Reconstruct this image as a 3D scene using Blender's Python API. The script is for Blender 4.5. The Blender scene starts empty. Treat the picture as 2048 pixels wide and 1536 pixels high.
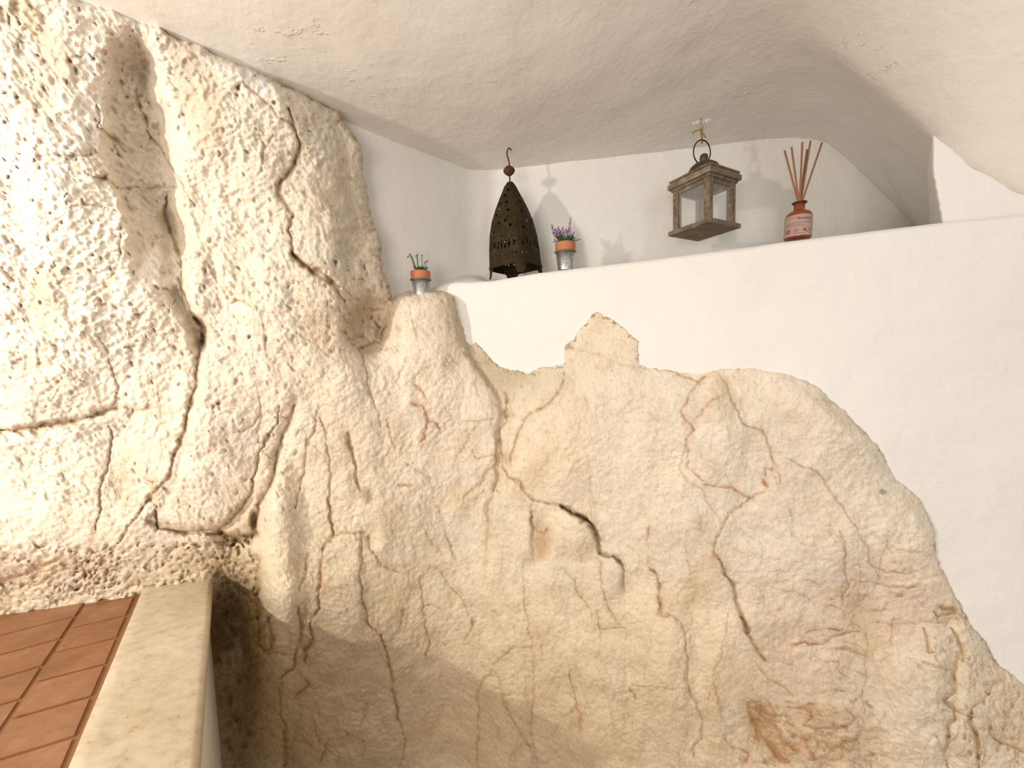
import bpy, bmesh, math, random
import numpy as np
from mathutils import Vector, Matrix

# ------------------------------------------------------------------ camera
EYE = 1.50
F_PX = 769.0
PITCH = math.radians(4.0)
ROLL = math.radians(1.7)
sc = bpy.context.scene
d = Vector((0, math.cos(PITCH), -math.sin(PITCH)))
r0 = Vector((1, 0, 0)); u0 = Vector((0, math.sin(PITCH), math.cos(PITCH)))
r = math.cos(ROLL) * r0 - math.sin(ROLL) * u0
u = math.sin(ROLL) * r0 + math.cos(ROLL) * u0
cam_data = bpy.data.cameras.new('camera')
cam = bpy.data.objects.new('camera', cam_data)
sc.collection.objects.link(cam)
m = Matrix((r, u, -d)).transposed().to_4x4()
m.translation = Vector((0, 0, EYE))
cam.matrix_world = m
cam_data.sensor_width = 36.0
cam_data.lens = F_PX / 2048 * 36.0
cam_data.clip_start = 0.01
sc.camera = cam

# ------------------------------------------------------------------ light and exposure
sc.view_settings.view_transform = 'Standard'
sc.view_settings.look = 'None'
sc.view_settings.gamma = 1.0
sc.view_settings.use_curve_mapping = False
sc.view_settings.exposure = 0.18

world = bpy.data.worlds.new('room_light'); sc.world = world
world.use_nodes = True
bg = world.node_tree.nodes['Background']
bg.inputs['Color'].default_value = (1.0, 0.95, 0.89, 1)
bg.inputs['Strength'].default_value = 0.47

def lamp(name, typ, loc, energy, color, size=0.1, target=None):
    l = bpy.data.lights.new(name, typ); l.energy = energy; l.color = color
    if typ == 'AREA':
        l.shape = 'DISK'; l.size = size
    else:
        l.shadow_soft_size = size
    o = bpy.data.objects.new(name, l); sc.collection.objects.link(o)
    o.location = loc
    if target is not None:
        o.rotation_euler = (Vector(target) - Vector(loc)).to_track_quat('-Z', 'Y').to_euler()
    return o
lamp('wall_lamp_light', 'POINT', (-1.62, -0.37, EYE + 0.32), 69, (1.0, 0.895, 0.785), 0.045)
lamp('doorway_daylight', 'AREA', (0.75, -0.9, EYE + 0.35), 3.5, (0.72, 0.90, 1.0), 0.5, (0.9, 1.0, EYE + 0.1))

lamp('fill_light', 'AREA', (-0.9, -1.6, EYE - 0.30), 34, (1.0, 0.90, 0.78), 1.1, (-0.35, 1.0, EYE - 0.6))  # added fill with no known source, lifts the parapet's shadow on the rock

# ------------------------------------------------------------------ projection helpers
def ray(px, py):
    """direction of the sight line, scaled so that its Y is 1 (arrays allowed)"""
    a = (px - 1024.0) / F_PX; b = -(py - 768.0) / F_PX
    X = d.x + a * r.x + b * u.x; Y = d.y + a * r.y + b * u.y; Z = d.z + a * r.z + b * u.z
    return X / Y, Z / Y
def at(px, py, Y):
    tx, tz = ray(px, py)
    return Vector((tx * Y, Y, EYE + tz * Y))

# ------------------------------------------------------------------ maths helpers
def smin(a, b, k):
    h = np.clip(0.5 + 0.5 * (b - a) / k, 0, 1)
    return b * (1 - h) + a * h - k * h * (1 - h)
def sstep(a, b, x):
    t = np.clip((x - a) / (b - a), 0, 1)
    return t * t * (3 - 2 * t)
_rng = np.random.RandomState(7)
_perm = _rng.permutation(512)
_ang = _rng.rand(512) * 2 * np.pi
_gx, _gy = np.cos(_ang), np.sin(_ang)
def noise(x, y, seed=0):
    xi = np.floor(x).astype(np.int64); yi = np.floor(y).astype(np.int64)
    xf = x - xi; yf = y - yi
    uu = xf * xf * xf * (xf * (xf * 6 - 15) + 10); vv = yf * yf * yf * (yf * (yf * 6 - 15) + 10)
    def g(ix, iy, dx, dy):
        h = _perm[(_perm[(ix + seed * 37) & 511] + iy) & 511]
        return _gx[h] * dx + _gy[h] * dy
    n00 = g(xi, yi, xf, yf); n10 = g(xi + 1, yi, xf - 1, yf)
    n01 = g(xi, yi + 1, xf, yf - 1); n11 = g(xi + 1, yi + 1, xf - 1, yf - 1)
    return ((n00 * (1 - uu) + n10 * uu) * (1 - vv) + (n01 * (1 - uu) + n11 * uu) * vv) * 1.5
def fbm(x, y, octs=4, seed=0, gain=0.5):
    s = 0; a = 1.0
    for i in range(octs):
        s = s + a * noise(x * 2 ** i, y * 2 ** i, seed + i); a *= gain
    return s

# ------------------------------------------------------------------ object helpers
def tag(o, label=None, cat=None, group=None, kind=None):
    if label: o['label'] = label
    if cat: o['category'] = cat
    if group: o['group'] = group
    if kind: o['kind'] = kind
    return o
def link(name, me, mat=None, parent=None, smooth=True):
    o = bpy.data.objects.new(name, me); sc.collection.objects.link(o)
    if mat: me.materials.append(mat)
    if smooth: me.polygons.foreach_set('use_smooth', [True] * len(me.polygons))
    if parent: o.parent = parent
    return o
def obj(name, bm, mat, parent=None, smooth=True, loc=None):
    me = bpy.data.meshes.new(name); bm.normal_update(); bm.to_mesh(me); bm.free()
    o = link(name, me, mat, parent, smooth)
    if loc is not None: o.location = loc
    return o
def empty(name, loc, rz=0, rot=None):
    o = bpy.data.objects.new(name, None); sc.collection.objects.link(o)
    o.location = loc; o.rotation_euler = rot if rot else (0, 0, rz); o.empty_display_size = 0.05
    return o
def grid_mesh(name, P, mat, keep=None, col=None, parent=None):
    """P: (rows, cols, 3) array of points -> one mesh; keep: mask on faces"""
    R, C = P.shape[:2]
    idx = np.arange(R * C).reshape(R, C)
    q = np.stack([idx[:-1, :-1], idx[1:, :-1], idx[1:, 1:], idx[:-1, 1:]], -1).reshape(-1, 4)
    if keep is not None: q = q[keep.reshape(-1)]
    used = np.zeros(R * C, bool); used[q.reshape(-1)] = True
    remap = np.cumsum(used) - 1
    q = remap[q]; V = P.reshape(-1, 3)[used]
    me = bpy.data.meshes.new(name)
    me.vertices.add(len(V)); me.vertices.foreach_set('co', V.astype(np.float32).ravel())
    me.loops.add(q.size); me.loops.foreach_set('vertex_index', q.astype(np.int32).ravel())
    me.polygons.add(len(q)); me.polygons.foreach_set('loop_start', np.arange(0, q.size, 4, dtype=np.int32))
    me.update(calc_edges=True)
    if col is not None:
        ca = me.color_attributes.new('stone', 'FLOAT_COLOR', 'POINT')
        cc = np.ones((len(V), 4), np.float32); cc[:, :3] = col.reshape(-1, 3)[used]
        ca.data.foreach_set('color', cc.ravel())
    return link(name, me, mat, parent, True)

# ------------------------------------------------------------------ material helpers
def mat(name, color=(0.8, 0.8, 0.8), rough=0.6, metal=0.0, **kw):
    mm = bpy.data.materials.new(name); mm.use_nodes = True
    b = mm.node_tree.nodes['Principled BSDF']
    b.inputs['Base Color'].default_value = (*color, 1)
    b.inputs['Roughness'].default_value = rough; b.inputs['Metallic'].default_value = metal
    for k, v in kw.items(): b.inputs[k].default_value = v
    return mm
class NT:
    def __init__(s, m):
        s.t = m.node_tree; s.b = s.t.nodes['Principled BSDF']
        s.c = s.t.nodes.new('ShaderNodeTexCoord').outputs['Object']
    def n(s, typ, **kw):
        x = s.t.nodes.new(typ)
        for k, v in kw.items():
            if k.startswith('i_'):
                x.inputs[k[2:].replace('_', ' ')].default_value = v
            else: setattr(x, k, v)
        return x
    def l(s, a, b): s.t.links.new(a, b)
    def noise(s, scale, detail=4, rough=0.5, co=None, stretch=None):
        x = s.n('ShaderNodeTexNoise'); x.inputs['Scale'].default_value = scale
        x.inputs['Detail'].default_value = detail; x.inputs['Roughness'].default_value = rough
        c = co or s.c
        if stretch:
            mp = s.n('ShaderNodeMapping'); mp.inputs['Scale'].default_value = stretch; s.l(c, mp.inputs[0]); c = mp.outputs[0]
        s.l(c, x.inputs['Vector']); return x.outputs['Fac']
    def ramp(s, fac, stops):
        x = s.n('ShaderNodeValToRGB'); e = x.color_ramp.elements
        while len(e) < len(stops): e.new(0.5)
        for el, (p, c) in zip(e, stops):
            el.position = p; el.color = (*c, 1) if not isinstance(c, float) else (c, c, c, 1)
        s.l(fac, x.inputs['Fac']); return x.outputs['Color']
    def mix(s, mode, fac, a, b):
        x = s.n('ShaderNodeMixRGB'); x.blend_type = mode
        for i, v in ((0, fac), (1, a), (2, b)):
            if hasattr(v, 'is_linked') or hasattr(v, 'links'): s.l(v, x.inputs[i])
            else: x.inputs[i].default_value = v if not isinstance(v, tuple) else (*v, 1)
        return x.outputs[0]
    def bump(s, h, strength, dist, prev=None):
        x = s.n('ShaderNodeBump'); x.inputs['Strength'].default_value = strength
        x.inputs['Distance'].default_value = dist; s.l(h, x.inputs['Height'])
        if prev: s.l(prev, x.inputs['Normal'])
        return x.outputs[0]

# plaster
def plaster(name, color, lump=0.5, scar=0.35):
    mm = mat(name, color, 0.75); mm.node_tree.nodes['Principled BSDF'].inputs['Specular IOR Level'].default_value = 0.25
    t = NT(mm)
    n1 = t.noise(9, 5, 0.55); n2 = t.noise(60, 4, 0.6); n3 = t.noise(22, 4, 0.6, stretch=(1, 2.2, 3.5))
    sc_ = t.ramp(n3, [(0.60, 0.0), (0.66, 1.0)])
    nm = t.noise(5, 2); msk = t.ramp(nm, [(0.56, 0.0), (0.66, 1.0)])
    scar_ = t.mix('MULTIPLY', 1.0, sc_, msk)
    b1 = t.bump(n1, lump, 0.02); b2 = t.bump(n2, 0.22, 0.004, b1); b3 = t.bump(scar_, scar, 0.0015, b2)
    t.l(b3, t.b.inputs['Normal'])
    c = t.ramp(t.noise(3.2, 4), [(0.3, tuple(x * 0.955 for x in color)), (0.7, color)])
    t.l(c, t.b.inputs['Base Color'])
    return mm
M_white = plaster('white_lime_plaster', (0.80, 0.785, 0.755), 0.35, 0.25)
M_ceil = plaster('rough_ceiling_plaster', (0.79, 0.765, 0.725), 0.35, 0.8)

# rock
def rock_mat():
    mm = mat('limestone', (0.8, 0.7, 0.55), 0.72); t = NT(mm)
    t.b.inputs['Specular IOR Level'].default_value = 0.3
    at_ = t.n('ShaderNodeAttribute'); at_.attribute_name = 'stone'; col = at_.outputs['Color']
    fine = t.ramp(t.noise(150, 5, 0.65), [(0.3, 0.80), (0.5, 1.0), (0.75, 1.06)])
    c = t.mix('MULTIPLY', 0.8, col, fine)
    spk = t.ramp(t.noise(210, 3, 0.6), [(0.27, (0.52, 0.38, 0.24)), (0.36, (1.0, 1.0, 1.0))])
    pat = t.ramp(t.noise(14, 3, 0.6), [(0.42, 0.0), (0.60, 1.0)])
    c = t.mix('MULTIPLY', pat, c, spk)
    vein = t.ramp(t.noise(48, 6, 0.75), [(0.30, (0.74, 0.62, 0.47)), (0.44, (1.0, 1.0, 1.0)), (0.62, (1.0, 1.0, 1.0)), (0.78, (1.06, 1.06, 1.07))])
    c = t.mix('MULTIPLY', 0.75, c, vein)
    mid = t.ramp(t.noise(22, 5, 0.7), [(0.25, (0.84, 0.78, 0.70)), (0.5, (1.0, 1.0, 1.0)), (0.8, (1.05, 1.03, 1.0))])
    c = t.mix('MULTIPLY', 0.8, c, mid)
    t.l(c, t.b.inputs['Base Color'])
    b1 = t.bump(t.noise(95, 4, 0.6, stretch=(1.0, 1.0, 0.6)), 0.6, 0.007)
    b2 = t.bump(t.noise(330, 3, 0.6), 0.5, 0.0025, b1)
    t.l(b2, t.b.inputs['Normal'])
    return mm
M_rock = rock_mat()
# ================================================================== the cave: base surfaces
# plan position of each surface, Y as a function of X and of the height over the eye z
def Yfront(X, z):                      # plastered front wall under the ledge
    return 1.12 - 0.312 * (X + 0.057)
def Yrock(X, z):                       # rock: buttress side on the left, wall side on the right
    a = 1.0 + 0.28 * (X + 0.38) - 0.10 * z - 0.22 * np.clip(z - 0.25, 0, 9) ** 1.5
    a = a + 0.065 * sstep(-0.36, -0.62, z) * sstep(-0.60, -0.80, X)
    a = np.where(X < -0.38, a, 1.0 - 0.10 * z - 0.22 * np.clip(z - 0.25, 0, 9) ** 1.5 + 0.34 * (X + 0.38))
    b = Yfront(X, z) - 0.022
    return smin(a, b, 0.07)
def splus(x, k): return k * np.log1p(np.exp(np.clip(x / k, -30, 30)))
def Hceil(X, Y):                       # ceiling height over the eye
    p = (X - 0.90) * 0.739 - (Y - 0.83) * 0.673          # distance to the right of the line along which the vault comes down
    low = np.interp(p, [-.34, -.28, -.214, -.168, -.115, -.059, 0, .05, .137, .3, .8], [.745, .725, .69, .64, .575, .505, .42, .355, .272, .19, .1])
    q = np.clip(Yfront(X, 0) - Y, 0, 3); fl = Hflat(X, Y)
    low = low + np.clip(fl - low, 0, 9) * (1 - np.exp(-q / 0.42))
    return smin(fl, low, 0.06)
def Hflat(X, Y):
    return 0.628 + 0.08 * np.clip(X, 0, 1.2) + 0.10 * np.clip(1.335 - Y, 0, 9) * np.clip(X + .3, 0, 1) + 0.42 * splus(0.90 - Y, 0.10) - 0.10 * np.clip(0.3 - Y, 0, 9)
def Ybackplan(X):
    lw = np.where(X < -0.46, 1.03 - (X + 0.46) * 0.27, 1.03 + (X + 0.46) * 0.897)
    return smin(lw, 1.335 + 0 * X, 0.025)
def solve(tx, tz, fn, y0=1.0, it=14):
    Y = np.full(np.broadcast(tx, tz).shape, y0)
    for _ in range(it): Y = 0.5 * Y + 0.5 * np.clip(fn(Y * tx, Y * tz), 0.05, 6)
    return Y
def axis(lo, hi, a, b, step, grow=1.12):
    mid = list(np.arange(a, b + step, step)); L = []; s = step; x = a
    while x > lo: s *= grow; x -= s; L.append(x)
    Rr = []; s = step; x = mid[-1]
    while x < hi: s *= grow; x += s; Rr.append(x)
    return np.array(L[::-1] + mid + Rr)

# ------------------------------------------------------------------ traced outline of the bare rock
OUT = [(-900,-560),(0,-95),(164,0),(219,16),(247,31),(276,43),(323,52),(349,73),(370,83),(400,91),(417,107),(477,133),(540,161),(584,174),(633,198),(678,224),
(680,240),(698,263),(717,294),(720,323),(723,348),(727,365),(732,400),(741,435),(753,465),(760,490),(757,512),(761,545),(775,567),(779,600),
(790,603),(800,597),(815,592),(840,588),(865,586),(885,587),(903,593),(910,600),(921,634),(942,669),(966,701),(998,732),(1023,741),(1054,748),(1072,738),(1104,732),
(1128,729),(1130,708),(1132,690),(1146,681),(1163,658),(1191,623),(1220,636),(1248,655),(1276,683),(1278,729),(1300,736),(1350,743),(1402,749),(1446,737),(1501,737),
(1563,747),(1610,760),(1640,777),(1669,806),(1709,842),(1749,883),(1771,915),(1789,956),(1830,989),(1855,1025),(1870,1069),(1872,1113),(1888,1146),(1903,1182),
(1921,1211),(1939,1247),(1972,1284),(1994,1328),(2016,1342),(2048,1371),(2150,1450),(2400,1640),(3000,2200),(-900,2200)]
def seg_dist(X, Y, pts, closed=False):
    best = np.full(X.shape, 1e9); tt = np.zeros(X.shape)
    n = len(pts); rng = range(n if closed else n - 1); tot = max(1, n - 1)
    for i in rng:
        x0, y0 = pts[i]; x1, y1 = pts[(i + 1) % n]
        dx, dy = x1 - x0, y1 - y0; L = dx * dx + dy * dy + 1e-9
        t = np.clip(((X - x0) * dx + (Y - y0) * dy) / L, 0, 1)
        q = (X - x0 - t * dx) ** 2 + (Y - y0 - t * dy) ** 2
        if closed: best = np.minimum(best, q)
        else:
            mk = q < best; best = np.where(mk, q, best); tt = np.where(mk, (i + t) / tot, tt)
    return np.sqrt(best), tt
def inside(X, Y, pts):
    r_ = np.zeros(X.shape, bool); n = len(pts)
    for i in range(n):
        x0, y0 = pts[i]; x1, y1 = pts[(i + 1) % n]
        if y0 == y1: continue
        c = ((y0 > Y) != (y1 > Y)) & (X < (x1 - x0) * (Y - y0) / (y1 - y0) + x0)
        r_ ^= c
    return r_

gx = axis(-700, 2750, -20, 2070, 2.2); gy = axis(-450, 2050, -20, 1556, 2.2)
GX, GY = np.meshgrid(gx, gy)
tx, tz = ray(GX, GY)
Y = solve(tx, tz, Yrock)
# position on the rock (metres): detail below is laid over the stone with these
WX = (tx * Y) * 1.05 + 3; WZ = (tz * Y) + 3
w1 = noise(WX * 26, WZ * 26, 3) * 3.2 + noise(WX * 75, WZ * 75, 4) * 2.4
w2 = noise(WX * 26, WZ * 26, 5) * 3.2 + noise(WX * 75, WZ * 75, 6) * 2.4
QX = GX + w1; QY = GY + w2
w1e = w1 + 1.6 * noise(WX * 150, WZ * 150, 8); w2e = w2 + 1.6 * noise(WX * 150, WZ * 150, 9)
sd, _ = seg_dist(GX + 0.8 * w1e, GY + 0.8 * w2e, OUT, True)
sd = np.where(inside(GX + 0.8 * w1e, GY + 0.8 * w2e, OUT), sd, -sd)

BASE = np.array((0.77, 0.675, 0.525))
COL = np.ones(GX.shape + (3,)) * BASE
def blob(cx, cy, rx, ry, ang=0, p=1.0):
    a = math.radians(ang); c, s = math.cos(a), math.sin(a)
    U = ((GX - cx) * c + (GY - cy) * s) / rx; V = (-(GX - cx) * s + (GY - cy) * c) / ry
    return np.exp(-((U * U + V * V) ** p))
def tint(w, color):
    global COL
    w = np.clip(w, 0, 1)[..., None]; COL = COL * (1 - w) + np.array(color) * w
# broad colour of the stone, with the shade of some flanks painted in
tint(blob(120, 260, 430, 520) * .9, (0.83, 0.785, 0.70))
tint(blob(420, 500, 200, 420) * .6, (0.82, 0.74, 0.60))
tint(blob(400, 880, 170, 220, 0, 1.5) * .8, (0.82, 0.70, 0.57))
tint(blob(100, 800, 260, 300) * .6, (0.80, 0.735, 0.62))
tint(blob(690, 380, 70, 200, -15) * .6, (0.66, 0.55, 0.42))  # shade on the buttress's right-turning side, painted into the colour
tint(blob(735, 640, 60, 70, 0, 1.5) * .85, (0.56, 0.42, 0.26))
tint(blob(860, 720, 70, 150) * .7, (0.82, 0.71, 0.57))
tint(blob(955, 700, 38, 115, -35, 1.5) * .85, (0.50, 0.415, 0.26))  # shaded right flank of the lump, darkened in the colour
tint(blob(1030, 755, 60, 25) * .8, (0.48, 0.40, 0.25))  # foot of that flank, its shade coloured in as well
tint(blob(1150, 860, 120, 120) * .5, (0.74, 0.62, 0.46))
tint(blob(1200, 690, 70, 50) * .6, (0.73, 0.63, 0.48))
tint(blob(1330, 900, 170, 160) * .5, (0.80, 0.71, 0.57))
tint(blob(1600, 900, 230, 190) * .7, (0.72, 0.63, 0.51))
tint(blob(1420, 870, 70, 100) * .6, (0.77, 0.71, 0.59))
tint(blob(1550, 1130, 160, 120) * .7, (0.79, 0.72, 0.60))
tint(blob(1770, 1210, 190, 60, 8) * .85, (0.65, 0.52, 0.43))
tint(blob(1610, 1300, 160, 90) * .8, (0.69, 0.56, 0.45))
tint(blob(1840, 1400, 170, 130) * .7, (0.69, 0.63, 0.52))
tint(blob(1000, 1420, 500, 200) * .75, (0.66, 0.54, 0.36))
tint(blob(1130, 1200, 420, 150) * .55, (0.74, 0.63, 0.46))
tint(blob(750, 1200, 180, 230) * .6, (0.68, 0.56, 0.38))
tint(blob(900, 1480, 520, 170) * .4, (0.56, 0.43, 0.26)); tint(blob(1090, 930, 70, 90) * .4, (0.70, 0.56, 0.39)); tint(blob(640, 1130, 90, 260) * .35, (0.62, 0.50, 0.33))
tint(blob(560, 1180, 50, 120, 0, 2) * .7, (0.78, 0.68, 0.50))
tint(blob(470, 1350, 75, 260, 0, 2) * .95, (0.38, 0.255, 0.095))  # olive-brown stain, with shade beside the parapet painted into it
tint(blob(448, 1270, 50, 110, 0, 1.5) * .9, (0.19, 0.12, 0.038))  # darkest part of the same stain and painted shade
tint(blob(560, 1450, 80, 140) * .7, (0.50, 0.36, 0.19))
tint(blob(60, 1170, 260, 45, -8) * .55, (0.66, 0.54, 0.40))
tint(blob(420, 1130, 130, 45) * .6, (0.62, 0.49, 0.31))
tint(blob(1548, 1262, 50, 18, 8, 2) * .8, (0.58, 0.49, 0.38))
tint(blob(1408, 1180, 18, 12, -40, 2) * .8, (0.58, 0.49, 0.38))
# mottling
mt = fbm(WX * 5, WZ * 5, 6, 11, .65)
COL *= (1 + 0.065 * mt)[..., None] * (1 + np.stack([0.0 * mt, 0.02 * noise(WX * 9, WZ * 9, 14), 0.06 * noise(WX * 9, WZ * 9, 14)], -1))
st = sstep(0.25, 0.85, fbm(WX * 7, WZ * 4, 5, 21)); tint(st * .45, (0.62, 0.47, 0.28))

# ------------------------------------------------------------------ relief: metres towards the room (+) or into the stone (-)
R = np.zeros(GX.shape)
def bulge(cx, cy, rx, ry, ang, h, p=1.0):
    global R
    R += h * blob(cx, cy, rx, ry, ang, p)
def valley(pts, w, h, side=None):
    """groove of half width w (px); side 'l'/'r' makes the other flank three times gentler"""
    global R
    dd, t = seg_dist(QX, QY, pts)
    R -= h * np.exp(-(dd / w) ** 2)
def step_x(pts, w, h, fd=60, up=8):
    """everything to the right of the line lies deeper by h, over w px"""
    ys = np.array([p[1] for p in pts], float); xs = np.array([p[0] for p in pts], float)
    xl = np.interp(QY, ys, xs) + 9 * noise(WX * 11, WZ * 11, 17) + 4 * noise(WX * 30, WZ * 30, 18); fade = sstep(ys[0] - 25, ys[0] + up, QY) * (1 - sstep(ys[-1] - fd / 3, ys[-1] + fd, QY))
    return h * sstep(0, w, QX - xl) * fade
# left buttress
LP = [(205,60),(206,140),(208,230),(205,300),(225,400),(250,470)]
R -= step_x(LP, 26, .040, 170, 90) + step_x(LP, 130, .050, 170, 90)
R += step_x([(268,60),(285,150),(300,230),(318,320),(335,400),(346,470),(352,500)], 46, .096, 180, 90)
valley([(335,440),(340,520),(352,590),(385,640),(400,690)], 16, .018)
valley([(400,690),(392,760),(378,830),(366,900),(352,960),(318,1030)], 11, .007)
valley([(350,590),(390,650),(400,690)], 14, .022)
valley([(0,866),(90,856),(180,832),(235,815)], 9, .011)
R -= .012 * sstep(0, 90, QY - np.interp(QX, [0, 130, 230, 300], [866, 848, 815, 800])) * (1 - sstep(200, 330, QX)) * (1 - sstep(960, 1080, QY))
R -= step_x([(470,110),(520,160),(560,205),(600,280),(632,350),(655,450),(650,540),(665,600)], 95, .085, 240)
bulge(440, 260, 80, 130, -15, .02); bulge(620, 470, 50, 90, 0, .012)
bulge(545, 330, 40, 60, 0, .012); bulge(560, 640, 90, 120, 0, .025)
bulge(400, 900, 100, 170, 8, .03, 1.4)
bulge(290, 640, 70, 150, 0, .02); bulge(120, 640, 120, 160, 0, .02); bulge(120, 300, 90, 180, 0, .02)
bulge(110, 970, 130, 90, -5, .012)
valley([(1510/2.56,500+790/2.56),(1440/2.56,500+980/2.56),(1390/2.56,500+1180/2.56),(516,1020),(508,1090),(514,1170),(512,1260)], 13, .014)
bulge(560, 1130, 38, 190, -2, .035, 1.5)
valley([(612,1330),(590,1400),(575,1536)], 20, .012)
valley([(300,1045),(380,1066),(430,1064),(470,1040),(500,1000)], 8, .018)
bulge(470, 1078, 44, 12, 0, -.03); bulge(507, 1040, 7, 17, 5, -.03, 2)
R -= .030 * sstep(1085, 1180, QY) * (1 - sstep(470, 540, QX))
bulge(465, 1330, 48, 220, 0, -.05, 1.5)
bulge(700, 1150, 90, 160, 0, .015)
# recess between buttress and lump, the lump and its right flank
bulge(738, 650, 42, 52, 10, -.055, 1.5); valley([(775,610),(762,650),(752,690),(735,700)], 8, .018)
bulge(690, 800, 70, 140, 0, .018)
bulge(845, 660, 70, 85, 0, .040, 1.6); bulge(880, 820, 80, 120, 0, .022)
R -= step_x([(888,592),(903,640),(922,700),(950,742),(985,785)], 26, .044) * (1 - sstep(960, 1040, QX))
valley([(1010,775),(1013,830),(1004,880),(1000,930),(1003,970)], 11, .042)
valley([(1025,745),(1008,790)], 16, .02)
bulge(1110, 880, 85, 110, 0, .022); bulge(1330, 860, 150, 120, 0, .016)
R -= .018 * (sstep(0, 14, -(QY - np.interp(QX, [1120,1160,1200,1240,1280,1300], [695,703,715,728,735,760])))) * sstep(1115, 1130, QX) * (1 - sstep(1278, 1290, QX)) * (QY < 760)
bulge(1425, 880, 62, 110, 0, .012, 1.6); bulge(1570, 1110, 130, 120, 0, .014)
bulge(1700, 930, 90, 120, -30, .010); bulge(1790, 1060, 70, 70, 0, .008)
bulge(1145, 1065, 46, 44, 20, .030, 1.8); bulge(1225, 1150, 22, 40, 0, .016, 1.6)
bulge(1082, 1085, 20, 38, 0, -.03, 1.6)
bulge(760, 1105, 26, 26, 0, .010); bulge(985, 1100, 26, 110, 0, .010); bulge(1085, 1250, 60, 90, 0, .010)
bulge(700, 1290, 55, 100, 10, .014); bulge(900, 1230, 50, 90, 0, .008); bulge(860, 1400, 90, 90, 0, .010)
bulge(1010, 1420, 50, 110, 0, .012); bulge(1330, 1330, 60, 120, 0, .012); bulge(1440, 1330, 34, 90, 10, .012)
bulge(1640, 1430, 110, 90, 0, -.014); bulge(1860, 1400, 70, 110, 0, .012)
bulge(1950, 1440, 60, 90, -10, .010); bulge(1200, 1420, 60, 100, 0, .01)
for (a, b_) in (((735,1070),(735,1420)), ((1062,1130),(1070,1480)), ((1385,1220),(1400,1500)), ((1730,1240),(1735,1500)), ((1910,1250),(1900,1520)), ((880,1290),(895,1500)), ((1250,1180),(1262,1450))):
    valley([a, b_], 22, .009)
R += 0.012 * fbm(WX * 4.2, WZ * 3.2, 3, 31) + (0.0045 + .003 * blob(250, 350, 450, 450, 0, 1.5)) * fbm(WX * 16, WZ * 12, 4, 41)

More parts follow.
